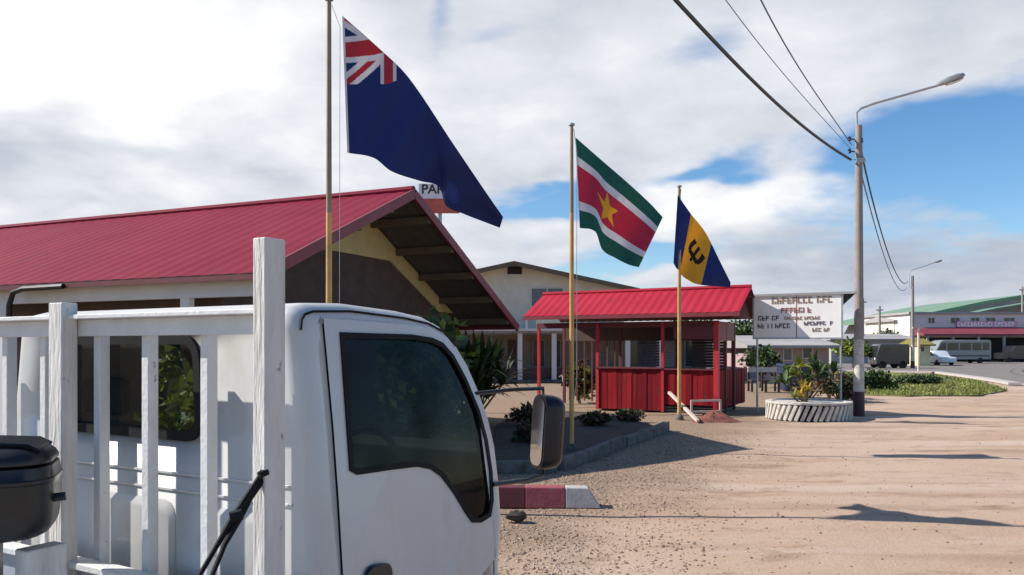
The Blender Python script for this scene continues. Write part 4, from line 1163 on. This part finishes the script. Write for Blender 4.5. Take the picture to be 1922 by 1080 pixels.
def kseg(a, b, m, chamf=False):
    p = q0 + dirx * a; q = q0 + dirx * b
    pr = [(p + Vector((0, 0, -.03))), (p + nrm_ * .26 + Vector((0, 0, -.03))), (p + nrm_ * .22 + Vector((0, 0, .20))), (p + nrm_ * .04 + Vector((0, 0, .20)))]
    if chamf:
        e_ = q0 + dirx * (a + .14)
        vs = [p + Vector((0, 0, -.03)), p + nrm_ * .26 + Vector((0, 0, -.03)), e_ + nrm_ * .22 + Vector((0, 0, .195)), e_ + nrm_ * .04 + Vector((0, 0, .195))]
        w_ = [q + Vector((0, 0, -.03)), q + nrm_ * .26 + Vector((0, 0, -.03)), q + nrm_ * .22 + Vector((0, 0, .20)), q + nrm_ * .04 + Vector((0, 0, .20))]
        return MB().add(vs + w_, [(0, 1, 2, 3), (7, 6, 5, 4), (0, 4, 5, 1), (1, 5, 6, 2), (2, 6, 7, 3), (3, 7, 4, 0)]).build('painted_band', m, blk, bevel=.012)
    return MB().prism(pr, q - p).build('painted_band', m, blk, bevel=.012)
kseg(0, .40, 'paint_grey', True); kseg(.402, .86, 'paint_red'); kseg(.862, 1.35, 'dark_red'); kseg(1.352, 1.8, 'paint_grey')  # dark red band: shade on the red paint, put into its colour

sp_ = G(968, 974)
rk = random.Random(3); mbk = MB(); vs = []
for i in range(6):
    for j in range(10):
        t_ = math.pi * i / 5; a = 6.283 * j / 10; k_ = 1 + .22 * rk.uniform(-1, 1)
        vs.append((sp_.x + .11 * math.sin(t_) * math.cos(a) * k_, sp_.y + .08 * math.sin(t_) * math.sin(a) * k_, .03 + .055 * math.cos(t_) * k_))
mbk.add(vs, [(i * 10 + j, (i + 1) * 10 + j, (i + 1) * 10 + (j + 1) % 10, i * 10 + (j + 1) % 10) for i in range(5) for j in range(10)])
tag(mbk.build('stone', 'soil_dark', smooth=True, sharp=30), 'dark fist-sized stone lying before the painted kerb block', 'stone')
# bushes and plants by the hall
b1 = G(925, 768)
strap_plant('spiky_plant', 'dark spiky-leaved plant between the hall and the truck windscreen', 'plant', (b1.x - .35, 19.3, 0), 22, 1.15, .065, ['leaf_dark', 'leaf_dark', 'leaf_mid'], 5, heads=16, spread=.75, hmax=1.45)
bush('garden_bush', 'small yellow-green bush at the foot of the middle flagpole', 'bush', (P(1097, 0, 24).x, 26, 0), .55, .5, .75, 800, .2, ['leaf_mid', 'leaf_lime', 'leaf_rust'], 9)
bush('garden_bush', 'leafy bush under the hall eave seen through the cab window', 'bush', (-1.45, 13.3, 0), .9, .7, 1.25, 2400, .18, ['leaf_mid', 'leaf_lime', 'leaf_dark'], 13)
bush('garden_bush', 'lime green bush seen through the rear window of the cab', 'bush', (-3.5, 9.4, 0), .8, .8, 1.05, 1800, .18, ['leaf_lime', 'leaf_mid'], 17)
bush('garden_bush', 'low dark shrub in the flower bed by the kerb', 'bush', (G(1000, 830).x, G(1000, 830).y, 0), .42, .4, .22, 600, .11, ['leaf_dark', 'leaf_rust'], 21)
for k_, (x_, y_, r_, h_, l_) in enumerate(((1120, 800, .42, .15, 'flat dark ground shrub in the middle of the flower bed'), (985, 800, .5, .24, 'dark shrub at the hall end of the flower bed'), (1180, 792, .32, .14, 'small brown shrub at the gazebo end of the flower bed'))):
    bush('garden_bush', l_, 'bush', (G(x_, y_).x, G(x_, y_).y, 0), r_, r_ * .8, h_, 700, .12, ['leaf_dark', 'leaf_rust'], 61 + k_)
for i, (x_, y_, l_) in enumerate(((1061, 722, 'white plastic tub left of the middle flagpole foot'), (1079, 716, 'smaller white tub right of the middle flagpole foot'))):
    p_ = G(x_, y_); s_ = (1.0, .7)[i]
    tub = thing('plastic_tub', l_, 'tub', p_)
    MB().lathe([(.10 * s_, 0), (.13 * s_, .02), (.15 * s_, .40 * s_), (.17 * s_, .42 * s_), (.165 * s_, .45 * s_), (.13 * s_, .44 * s_)], 16, (p_.x, p_.y, -.02)).build('tub_wall', 'pot', tub, smooth=True)
    MB().tube([(p_.x + .15 * s_ * math.cos(a), p_.y, .42 * s_ + .12 * s_ * math.sin(a)) for a in [R(q) for q in range(0, 181, 20)]], .008, 5).build('handle', 'steel', tub)

# ================================================================== PLANTER, SIGNBOARD, LAMP POLES
pc = G(1527, 786); pc.y += .35
prx = 1.00
pl = thing('planter', 'round flower planter ringed with leaning white painted bricks', 'planter', pc)
MB().lathe([(.2, -.03), (prx - .10, -.03), (prx - .10, .26), (prx - .35, .31), (.02, .34)], 36, (pc.x, pc.y, 0)).build('planter_soil', 'soil_dark', pl, smooth=True)
MB().lathe([(prx - .10, .375), (prx + .05, .375), (prx + .055, .40), (prx + .05, .425), (prx - .10, .425), (prx - .105, .40)], 40, (pc.x, pc.y, 0)).build('coping', 'paint_white', pl, smooth=True, sharp=50)
for i in range(44):
    a = 2 * math.pi * i / 44; c_ = Vector((pc.x + prx * math.cos(a), pc.y + prx * math.sin(a), .17)); tn = Vector((-math.sin(a), math.cos(a), 0)); rd = Vector((math.cos(a), math.sin(a), 0))
    up = Vector((0, 0, 1)); ld = (up + tn * (.42 + .05 * math.sin(i * 2.7))).normalized(); cr_ = ld.cross(rd).normalized()
    mbk = MB(); h_, wd, th = .205, .042, .05
    vs = [c_ + ld * a_ * h_ + cr_ * b_ * wd + rd * e_ * th for a_ in (-1, 1) for b_, e_ in ((-1, -1), (1, -1), (1, 1), (-1, 1))]
    mbk.add(vs, [(3, 2, 1, 0), (4, 5, 6, 7), (0, 1, 5, 4), (1, 2, 6, 5), (2, 3, 7, 6), (3, 0, 4, 7)])
    mbk.build('brick', 'paint_white', pl, bevel=.008)
strap_plant('yellow_plant', 'bright yellow-leaved plant growing in the brick-ringed planter', 'plant', (pc.x - .07, pc.y - .1, .30), 16, .34, .028, ['leaf_yellow', 'leaf_lime'], 3, heads=6, spread=.28, hmax=.45)
mbx = MB(); rnd = random.Random(4)
strap_plant('red_plant', 'tiny red-leaved plant at the left of the planter', 'plant', (pc.x - .62, pc.y - .25, .28), 10, .14, .02, ['paint_red'], 6, heads=2, spread=.08, hmax=.1)

SA, SB_ = Vector((6.72, 22.1, 0)), Vector((8.67, 20.98, 0))
sgy = math.atan2((SB_ - SA).y, (SB_ - SA).x); SW_ = (SB_ - SA).length
SF = frame(SA, sgy); z0s, z1s = 2.06, 3.2
sb = thing('signboard', 'large white painted signboard on thin posts above the brick-ringed planter', 'sign', (SA + SB_) / 2, sgy)
MB(SF).box((0, 0, z0s), (SW_, .05, z1s)).build('board', 'sign_white', sb)
mb = MB(SF); q = .04
mb.box((-q, -.02, z0s - q), (SW_ + q, .07, z0s)); mb.box((-q, -.02, z0s), (0, .07, z1s)); mb.box((SW_, -.02, z0s), (SW_ + q, .07, z1s))
mb.build('frame', 'steel', sb)
MB(SF).box((-.3, -.05, z1s), (SW_ + .36, .12, z1s + .06)).build('top_rail', 'grey_wall', sb)
MB(SF).prism([(SW_ + .05, .02, z1s), (SW_ + .34, .02, z1s), (SW_ + .05, .02, z1s - .28)], (0, .04, 0)).build('bracket', 'dark_inside', sb)
for x_ in (.06, SW_ - .02):
    MB(SF).tube([(x_, .10, -.05), (x_, .10, z1s)], .028, 8).build('post', 'steel', sb, smooth=True)
MB(SF).box((SW_ / 2 - .012, -.004, z0s), (SW_ / 2 + .012, .02, z1s)).build('board_joint', 'ink_red', sb)
def scribble(name, xa, ya, xb, yb, d, m, parent, seed, stroke=.16, T=None):
    """a row of illegible letter shapes, as worn as on the board"""
    if T is None: p, q = P(xa, ya, d), P(xb, yb, d)
    else: p, q = Vector((xa, d, ya)), Vector((xb, d, yb))
    hgt = p.z - q.z; rnd = random.Random(seed); mb = MB(T); x = p.x
    wd = hgt * .62; sw_ = hgt * stroke
    def bx(x0, z0, x1, z1): mb.box((min(x0, x1), d - .006, min(z0, z1)), (max(x0, x1), d + .004, max(z0, z1)))
    z0, z1 = q.z, p.z
    while x + wd < q.x:
        k = rnd.randrange(6)
        if k == 5 and rnd.random() < .6: x += wd * .8; continue
        bx(x, z0, x + sw_, z1)
        if k in (0, 1, 3): bx(x + sw_ + .001, z1 - sw_, x + wd, z1)
        if k in (0, 2, 4): bx(x + sw_ + .001, (z0 + z1) / 2 - sw_ / 2, x + wd, (z0 + z1) / 2 + sw_ / 2)
        if k in (2, 3): bx(x + sw_ + .001, z0, x + wd, z0 + sw_)
        if k in (1, 4): bx(x + wd - sw_, z0, x + wd - .001, (z0 + z1) / 2 - sw_ / 2 - .001)
        x += wd * 1.28
    if mb.v: mb.build(name, m, parent)
def sign_line(x0, x1, yt, yb, m, seed, st_=.2):
    f = lambda x: (x - 1416) / 162 * SW_
    g = lambda y: z1s - (y - 554) / 80 * (z1s - z0s)
    scribble('lettering', f(x0), g(yt), f(x1), g(yb), -.005, m, sb, seed, st_, T=SF)
sign_line(1450, 1562, 557, 569, 'ink_brown', 1, .2)
sign_line(1468, 1530, 577, 587, 'ink_red', 2)
sign_line(1474, 1543, 594, 600, 'ink_brown', 3)
sign_line(1424, 1467, 592, 601, 'ink_black', 4, .2)
sign_line(1423, 1488, 607, 616, 'ink_black', 5, .2)
sign_line(1511, 1566, 604, 611, 'ink_black', 6, .17)
sign_line(1526, 1560, 616, 623, 'ink_brown', 7)
def lamp_pole(label, base, ztop, r0, r1, arm, head_dir, big=True):
    b = Vector(base); t = thing('street_lamp', label, 'street lamp', b, 0, 'street lamps along the road')
    def rr(z): return r0 + (r1 - r0) * z / ztop
    MB().tube([b + Vector((0, 0, -.05)), b + Vector((0, 0, .62))], [rr(0) + .012, rr(.6) + .010], 14).build('painted_base', 'paint_maroon', t, smooth=True)
    MB().tube([b + Vector((0, 0, .621)), b + Vector((0, 0, 2.0))], [rr(.6) + .004, rr(2) + .004], 14).build('painted_band', 'paint_white', t, smooth=True)
    MB().tube([b + Vector((0, 0, .5)), b + Vector((0, 0, 3)), b + Vector((0, 0, ztop))], [rr(.5), rr(3), r1], 14).build('shaft', 'pole_conc', t, smooth=True)
    pts = [Vector(p) for p in arm]
    MB().tube(pts, .032, 8).build('arm', 'steel', t, smooth=True)
    e = pts[-1]; h = Vector(head_dir); ln = h.length; hd = h.normalized(); sd = Vector((0, 1, 0)); upv = hd.cross(sd).normalized()
    if upv.z < 0: upv = -upv
    mb = MB(); lv = [(0, .05, .05), (.08, .07, .08), (.4, .13, .12), (.75, .15, .12), (.95, .10, .08), (1, .04, .04)]; vs = []; nn = 12
    for s, wv, hv in lv:
        for j in range(nn):
            a = 2 * math.pi * j / nn; z_ = math.sin(a) * hv * (1.0 if math.sin(a) > 0 else .45)
            vs.append(e + hd * ln * s + sd * wv * math.cos(a) + upv * z_)
    mb.add(vs, [(k * nn + j, k * nn + (j + 1) % nn, (k + 1) * nn + (j + 1) % nn, (k + 1) * nn + j) for k in range(len(lv) - 1) for j in range(nn)] + [tuple(range(nn - 1, -1, -1)), tuple(range((len(lv) - 1) * nn, len(lv) * nn))])
    hd_o = mb.build('lamp_head', 'lamp_shell', t, smooth=True)
    mb = MB(); vs = []
    lv2 = [(.32, .09, .055), (.5, .11, .075), (.75, .11, .075), (.9, .07, .055)]
    for s, wv, hv in lv2:
        for j in range(nn):
            a = 2 * math.pi * j / nn; vs.append(e + hd * ln * s + sd * wv * math.cos(a) + upv * (math.sin(a) * .03 - hv))
    mb.add(vs, [(k * nn + j, k * nn + (j + 1) % nn, (k + 1) * nn + (j + 1) % nn, (k + 1) * nn + j) for k in range(3) for j in range(nn)] + [tuple(range(nn - 1, -1, -1)), tuple(range(3 * nn, 4 * nn))])
    mb.build('lamp_lens', 'lamp_glass', hd_o, smooth=True)
    return t
dP = G(1612, 779).y; bP = G(1612, 779)
def pp(x, y): p = P(x, y, dP); return p
ztop = pp(1605, 236).z
SL1 = lamp_pole('tall concrete street lamp with painted white and maroon foot beside the planter', bP, ztop, .135, .085,
          [pp(1604, 300) + Vector((.06, 0, 0)), pp(1605, 232) + Vector((.05, 0, 0)), pp(1608, 212), pp(1616, 204), pp(1640, 195), pp(1700, 178), pp(1760, 161)], pp(1810, 142) - pp(1760, 161))
mb = MB()
for zi, (y_, s_) in enumerate(((265, 1), (285, -1), (300, 1), (262, -1))):
    c_ = pp(1604, y_); mb.lathe([(.02, -.06), (.05, -.05), (.03, 0), (.05, .03), (.02, .07)], 10, (c_.x + s_ * .16, dP - .05, c_.z)); mb.beam((c_.x, dP, c_.z), (c_.x + s_ * .16, dP - .05, c_.z), .03, .03)
mb.build('insulator', 'blue_dark', SL1, smooth=True)
MB().box((bP.x - .12, dP - .13, pp(0, 300).z - .1), (bP.x + .12, dP - .09, pp(0, 300).z + .02)).build('cable_clamp', 'steel', SL1)
b2 = G(1713, 692); d2 = b2.y
def p2(x, y): return P(x, y, d2)
SL2 = lamp_pole('distant street lamp on the verge before the maroon shopping building', b2, p2(0, 518).z, .16, .10,
          [p2(1707, 540), p2(1707, 514), p2(1710, 508), p2(1735, 500), p2(1752, 494)], p2(1768, 489) - p2(1752, 494))
def utility(label, x, yt, yb, r=.13):
    b = G(x, yb); t = thing('utility_pole', label, 'utility pole', b, 0, 'distant utility poles'); top = P(x, yt, b.y).z
    MB().tube([b + Vector((0, 0, -.1)), b + Vector((0, 0, top))], [r, r * .7], 10).build('shaft', 'pole_conc', t, smooth=True)
    MB().box((b.x - .4, b.y - .05, top - .5), (b.x + .4, b.y + .05, top - .38)).build('crossarm', 'bark', t)
    return t
utility('far utility pole just right of the near lamp post', 1620, 560, 682, .16)
utility('far utility pole between the two street lamps', 1651, 575, 681, .17)
utility('farthest utility pole at the right edge above the green roof', 1919, 538, 678, .16)
# small verge posts
p_ = G(1724, 698); vp = thing('verge_post', 'slim pale post standing beside the distant street lamp', 'post', p_)
MB().tube([(p_.x, p_.y, 0), (p_.x, p_.y, P(0, 616, p_.y).z)], .09, 8).build('post', 'plank', vp); MB().box((p_.x - .45, p_.y - .05, P(0, 617, p_.y).z), (p_.x + .3, p_.y + .05, P(0, 614, p_.y).z)).build('top_plate', 'plank', vp)
p_ = G(1751, 716); vp = thing('verge_post', 'short dark stump of a post on the grass verge', 'post', p_)
MB().tube([(p_.x, p_.y, -.05), (p_.x, p_.y, .45)], .08, 8).build('post', 'bark', vp); MB().lathe([(.02, .45), (.09, .45), (.09, .5), (.02, .51)], 8, (p_.x, p_.y, 0)).build('cap', 'bark', vp)
# cables
def cable(label, a, mids, b, r, m, n=60, sag=None):
    pts = [(0.0, *a)] ; allp = [a] + mids + [b]; ls = [0]
    for q, p in zip(allp, allp[1:]): ls.append(ls[-1] + (Vector(p) - Vector(q)).length)
    T_ = ls[-1]; out = []
    for i in range(n + 1):
        s = i / n * T_
        # Lagrange through the given points keeps one smooth sagging curve
        p = Vector((0, 0, 0))
        for j, pj in enumerate(allp):
            c_ = 1.0
            for k_ in range(len(allp)):
                if k_ != j: c_ *= (s - ls[k_]) / (ls[j] - ls[k_])
            p += Vector(pj) * c_
        out.append(p)
    return tag(MB().tube(out, r, 6).build('overhead_cable', m, smooth=True), label, 'cable', 'overhead cables on the street lamps')
cl = pp(1597, 300)
cable('thick black overhead cable sagging down to the near street lamp', tuple(cl), [tuple(P(1440, 178, 15.2)), tuple(P(1268, 0, 11.0))], (-7.2, -3.0, 7.6), .032, 'cable', 80)
c2 = pp(1598, 272)
cable('thin overhead wire rising steeply from the near street lamp', tuple(c2), [tuple(P(1500, 128, 15.0)), tuple(P(1428, 0, 12.0))], (-2.5, -6, 10.6), .013, 'cable_thin', 80)
c3 = pp(1597, 280)
cable('faint thin wire between the thick cable and the steep wire', tuple(c3), [tuple(P(1470, 138, 15.0)), tuple(P(1362, 0, 12.0))], (-5.0, -6, 10.6), .008, 'cable_thin', 80)
tp2 = p2(1704, 528)
cable('right-hand of the two wires running on to the distant street lamp', tuple(pp(1612, 262)), [tuple(P(1640, 385, 32)), tuple(P(1672, 490, 46))], tuple(tp2), .030, 'cable', 60)
cable('left-hand of the two wires running on to the distant street lamp', tuple(pp(1611, 305)), [tuple(P(1637, 405, 32)), tuple(P(1668, 505, 46))], tuple(p2(1702, 540)), .022, 'cable_thin', 60)

# ================================================================== VEHICLES FAR AWAY
def vehicle(name, label, cat, base, yaw, Lv, Hv, Wv, profile, glass, paint, wheels, wr=.33, lower=None, group=None, strip=None):
    """profile, glass: polygons in (along, up) as fractions of length and height; base: middle of the near side on the ground"""
    VF = frame(base, yaw); t = thing(name, label, cat, base, yaw, group)
    pr = [((a - .5) * Lv, b * Hv) for a, b in profile]
    mb = MB(VF); ins = [(0, .06), (.05, .015), (.12, 0)]
    r_ = []
    for w_, q in [(0, .06), (.05, .015), (.14, 0), (Wv - .14, 0), (Wv - .05, .015), (Wv, .06)]:
        r_.append([(a, w_, b) for a, b in (inset(pr, q) if q else pr)])
    n_ = len(pr); vs = [p for k_ in r_ for p in k_]
    fs = [(k_ * n_ + i, k_ * n_ + (i + 1) % n_, (k_ + 1) * n_ + (i + 1) % n_, (k_ + 1) * n_ + i) for k_ in range(5) for i in range(n_)]
    fs += [tuple(range(n_ - 1, -1, -1)), tuple(range(5 * n_, 6 * n_))]
    mb.add(vs, fs); mb.build('body', paint, t, smooth=True, sharp=30)
    for gpoly in glass:
        g_ = [((a - .5) * Lv, b * Hv) for a, b in gpoly]
        for w_ in (-.004, Wv + .002):
            MB(VF).prism([(a, w_, b) for a, b in g_], (0, .006 if w_ > 0 else -.006, 0)).build('window', 'window_dark', t)
    for a in wheels:
        for w_ in (.20, Wv + .0):
            MB(VF).lathe([(.05, 0), (wr * .8, 0), (wr, .03), (wr, .17), (wr * .8, .2), (.05, .2)], 18, ((a - .5) * Lv, w_, wr), ax=Matrix.Rotation(R(90), 3, 'X')).build('wheel', 'tyre', t, smooth=True)
    if strip:
        MB(VF).box((-.46 * Lv, -.014, strip * Hv), (.46 * Lv, -.002, strip * Hv + .12)).build('side_trim', 'chassis', t)
    for a, mm in ((.004, 'lamp_glass'), (.982, 'paint_red')):
        for w_ in (.15, Wv - .4):
            MB(VF).box(((a - .5) * Lv - .012, w_, .36 * Hv), ((a - .5) * Lv + .03, w_ + .25, .44 * Hv)).build('headlight' if a < .1 else 'tail_light', mm, t)
    return t
bus_prof = [(0, .16), (0, .42), (.02, .56), (.10, .93), (.16, 1), (.97, 1), (1, .95), (1, .16)]
bus_glass = [[(.05, .56), (.12, .88), (.20, .88), (.20, .56)], [(.225, .56), (.225, .88), (.42, .88), (.42, .56)], [(.44, .56), (.44, .88), (.64, .88), (.64, .56)], [(.66, .56), (.66, .88), (.82, .88), (.82, .56)], [(.84, .56), (.84, .88), (.96, .88), (.96, .56)]]
p_ = G(1808, 682.5)
vehicle('minibus', 'silver minibus parked before the maroon shopping building', 'minibus', (p_.x, p_.y, 0), R(3), 110 / F * p_.y, 44 / F * p_.y, 1.9, bus_prof, bus_glass, 'car_silver', (.18, .80), .36, strip=.30)
car_prof = [(0, .22), (0, .50), (.03, .56), (.24, .62), (.36, .96), (.44, 1), (.74, 1), (.86, .92), (.99, .62), (1, .25), (.9, .18), (.1, .18)]
car_glass = [[(.29, .64), (.385, .92), (.54, .92), (.54, .64)], [(.56, .64), (.56, .92), (.74, .90), (.86, .66)]]
p_ = G(1916, 680.5)
vehicle('parked_car', 'dark station wagon parked right of the silver minibus', 'car', (p_.x, p_.y, 0), R(2), 4.4, 2.0, 1.75, car_prof, car_glass, 'car_black', (.19, .80), .34, group='cars parked before the shops')
p_ = G(1772, 685.5)
vehicle('parked_car', 'white car parked left of the silver minibus', 'car', (p_.x, p_.y, 0), R(97), 3.9, 1.45, 1.65, car_prof, car_glass, 'car_white', (.19, .80), .31, group='cars parked before the shops')
p_ = G(1893, 679)
vehicle('parked_car', 'small maroon car behind the dark station wagon', 'car', (p_.x, p_.y + 4, 0), R(0), 4.0, 1.5, 1.65, car_prof, car_glass, 'car_maroon', (.19, .80), .31, group='cars parked before the shops')
p_ = G(1676, 692)
vehicle('parked_van', 'black van parked behind the grass verge', 'van', (p_.x, p_.y, 0), R(-4), 62 / F * p_.y, 46 / F * p_.y, 1.9, bus_prof, [bus_glass[0], bus_glass[1], bus_glass[3]], 'car_black', (.2, .8), .36)
# ================================================================== FAR BUILDINGS
dM = 100.0
def pm(x, y, d=dM): return P(x, y, d)
mall = thing('shopping_building', 'white two-storey shop building with maroon awning on the far right', 'building', (pm(1850, 0).x, dM, 0))
x0, x1 = pm(1708, 0).x, pm(2200, 0).x
MB().box((x0, dM, 0), (x1, dM + 14, pm(0, 588).z)).build('wall', 'mall_white', mall)
MB().box((x0 - .3, dM - .3, pm(0, 590).z), (x1, dM + 14.3, pm(0, 586).z)).build('roof_edge', 'shop_grey', mall)
MB().prism([(x0, dM - 3.4, pm(0, 628).z), (x0, dM - .02, pm(0, 615).z), (x0, dM - .02, pm(0, 628).z - .1), (x0, dM - 3.4, pm(0, 631).z)], (x1 - x0, 0, 0)).build('awning', 'mall_maroon', mall)
MB().box((x0 + .2, dM - .05, .05), (x1, dM - .02, pm(0, 634).z)).build('shopfront', 'dark_inside', mall)
for i in range(9):
    xx = x0 + .6 + i * 3.1; MB().box((xx - .12, dM - 3.2, 0), (xx + .12, dM - 2.96, pm(0, 629).z)).build('awning_post', 'shop_grey', mall)
for xa, xb in ((1742, 1754), (1784, 1801), (1822, 1838), (1850, 1868), (1884, 1904), (1930, 1950), (1970, 1990), (2020, 2040)):
    win_box(xa, 597, xb, 607, dM, m='window_dark', fr='mall_white', bars=1, parent=mall)
sbn = MB().box((pm(1794, 0).x, dM - .30, pm(0, 615).z), (pm(1906, 0).x, dM - .06, pm(0, 603).z)).build('shop_sign', 'mall_pink', mall)
scribble('lettering', 1797, 605, 1904, 613, dM - .31, 'sign_white', sbn, 11, .26)
gh = thing('green_roof_hall', 'wide hall with shallow green roof behind the shops', 'building', (pm(1950, 0, 126).x, 126, 0))
dH = 126.0
hx = [P(1690, 598, dH), P(1740, 588, dH), P(1845, 566, dH), P(1925, 553, dH), P(2010, 566, dH), P(2160, 598, dH)]
MB().prism([(p.x, dH, p.z) for p in hx] + [(p.x, dH, p.z - .5) for p in reversed(hx)], (0, 30, 0)).build('roof', 'green_roof', gh)
MB().prism([(hx[0].x + .5, dH + .5, 0), (hx[-1].x - .5, dH + .5, 0)] + [(p.x, dH + .5, p.z - .51) for p in reversed(hx[1:-1])], (0, 28, 0)).build('wall', 'shop_grey', gh)
MB().prism([(p.x, dH - 4, p.z - 1.2) for p in hx] + [(p.x, dH - 4, p.z - 1.4) for p in reversed(hx)], (0, 3.9, 0)).build('lower_roof', 'green_roof', gh)
def shop(name, label, xa, xb, yt, d, wall, roofm, wins, roof_over=.4, yb=None, dep=8):
    a, b = P(xa, yt, d), P(xb, yt, d); t = thing(name, label, 'building', ((a.x + b.x) / 2, d, 0))
    MB().box((a.x, d, 0), (b.x, d + dep, a.z - .15)).build('wall', wall, t)
    MB().prism([(a.x - roof_over, d - .8, a.z - .25), (a.x - roof_over, d + dep / 2, a.z + .35), (a.x - roof_over, d + dep + .6, a.z - .25), (a.x - roof_over, d + dep + .6, a.z - .40), (a.x - roof_over, d - .8, a.z - .40)], (b.x - a.x + 2 * roof_over, 0, 0)).build('roof', roofm, t)
    for (x_, y_, x2, y2, m) in wins: win_box(x_, y_, x2, y2, d, m=m, fr='mall_white', bars=0, parent=t, name='door' if y2 > 685 else 'window')
    return t
shop('low_shop', 'low pink-walled shop seen between the gazebo and the lamp post', 1408, 1556, 640, 44, 'shop_pink', 'shop_grey', [(1428, 655, 1446, 676, 'window_dark'), (1506, 650, 1524, 672, 'window_dark'), (1470, 655, 1486, 676, 'window_grey')])
shop('low_shop', 'long grey low-roofed shop behind the near lamp post', 1560, 1712, 632, 88, 'shop_grey', 'shop_grey', [(1655, 650, 1668, 664, 'mall_white'), (1580, 650, 1600, 668, 'window_dark')])
shop('small_office', 'small beige upper building beyond the grey shop', 1678, 1706, 598, 104, 'beige', 'shop_grey', [(1690, 604, 1697, 612, 'window_dark')])
shop('yellow_booth', 'small yellow booth with olive roof behind the white car', 1722, 1746, 642, 77, 'yellow_wall', 'olive_roof', [(1727, 652, 1735, 660, 'window_dark')], roof_over=.15, dep=3)
# distant trees between and behind the buildings
def tree(label, base, h, cr_, n, size, mats, seed):
    t = thing('tree', label, 'tree', base, 0, 'distant trees behind the shops'); b = Vector(base)
    st = MB(); rnd = random.Random(seed); top = b + Vector((0, 0, h * .62)); st.tube([b + Vector((0, 0, -.1)), (b + top) / 2 + Vector((.1, 0, 0)), top], [.05 * h ** .8, .035 * h ** .8, .02 * h ** .8], 8)
    for i in range(5):
        a = rnd.uniform(0, 6.28); s0 = b.lerp(top, rnd.uniform(.45, .95)); st.tube([s0, s0 + Vector((math.cos(a) * cr_ * .6, math.sin(a) * cr_ * .6, h * .2))], [.02 * h ** .8, .006 * h], 6)
    st.build('trunk', 'bark', t)
    mb = MB()
    for i, m in enumerate(mats): leaf_clump(mb, b + Vector((0, 0, h * .66)), cr_, cr_, h * .36, n // len(mats), size, i, seed=seed + i * 7, lobes=14)
    mb.build('crown', mats, t)
    return t
for i, (x_, d, h, c_, l_) in enumerate(((1668, 96, 4.0, 2.2, 'round green tree left of the beige office'), (1600, 70, 2.6, 1.8, 'low yellow-green tree behind the near lamp post'), (1390, 60, 4.0, 2.0, 'green tree between the gazebo and the signboard'),
                                     (1300, 62, 4.2, 2.8, 'dark tree seen through the gazebo'), (1822, 119, 6.6, 1.0, 'slim tree rising above the shop roof'), (1425, 36, 1.9, .9, 'small leafy tree under the left end of the signboard'))):
    p_ = P(x_, 0, d); tree(l_, (p_.x, d, 0), h, c_, 1300, .35 if d > 50 else .2, ['leaf_mid', 'leaf_dark'] if i != 1 else ['leaf_lime', 'leaf_mid'], 40 + i)
# shrubs behind the planter
strap_plant('broadleaf_plant', 'tall green broad-leaved plants behind the planter', 'plant', (P(1560, 0, 26).x, 28.0, 0), 16, .75, .07, ['leaf_mid', 'leaf_lime', 'leaf_dark'], 8, heads=13, spread=.9, hmax=1.2)
bush('garden_bush', 'rust-brown low shrub behind the near lamp post', 'bush', (P(1590, 0, 26).x, 26.6, 0), .85, .6, .48, 1300, .16, ['leaf_rust', 'leaf_dark'], 55)
bush('garden_bush', 'dark green bush added for the shade on the grass right of the lamp post', 'bush', (P(1645, 0, 33).x, 33.5, 0), 1.2, .7, .42, 1600, .16, ['leaf_dark', 'leaf_mid'], 57)  # dark leaves stand in for the shade lying on the grass
bush('garden_bush', 'low dark bush added for the shade band along the grass verge', 'bush', (P(1725, 0, 38).x, 38.5, 0), 1.7, .6, .20, 1600, .16, ['leaf_dark', 'leaf_mid'], 59)  # flat dark bush takes the place of shade along the grass edge
# dark blue skip and bench rail between gazebo and plants
p_ = G(1494, 733)
sk = thing('water_tank', 'dark blue open tank standing between gazebo and green plants', 'tank', p_)
VF = frame((p_.x, p_.y, 0), R(-8))
mb = MB(VF); hw_ = 30 / F * p_.y; hh = 50 / F * p_.y
rr_loft(mb, [(0, hw_ * .80, .55, .2), (.04, hw_ * .84, .58, .2), (hh * .9, hw_, .70, .22), (hh * .9 + .01, hw_ * 1.05, .76, .22), (hh, hw_ * 1.05, .76, .22), (hh, hw_ * .96, .66, .2), (hh * .7, hw_ * .9, .6, .2)], .2); mb.build('tank_wall', 'blue_dark', sk, smooth=True, sharp=40)
MB(VF).tube([(-hw_ * .7, -.70, hh * .55), (-hw_ * .7, -.76, hh * .5), (-hw_ * .7, -.70, hh * .2)], .06, 8).build('side_pipe', 'blue_grey', sk, smooth=True)
p_ = G(1432, 735); br_ = thing('bench', 'pale slatted bench right of the gazebo', 'bench', p_)
s_ = p_.y / F
MB().box((p_.x - 28 * s_, p_.y, .78), (p_.x + 26 * s_, p_.y + .06, .98)).build('backrest', 'paint_white', br_)
MB().box((p_.x - 28 * s_, p_.y - .45, .43), (p_.x + 26 * s_, p_.y - .02, .48)).build('seat', 'dark_brown', br_)
for q in (-26, 0, 24): 
    MB().box((p_.x + q * s_ - .04, p_.y - .42, 0), (p_.x + q * s_ + .04, p_.y - .34, .43)).build('leg', 'dark_brown', br_)
    MB().box((p_.x + q * s_ - .04, p_.y + .061, 0), (p_.x + q * s_ + .04, p_.y + .12, .96)).build('leg', 'dark_brown', br_)
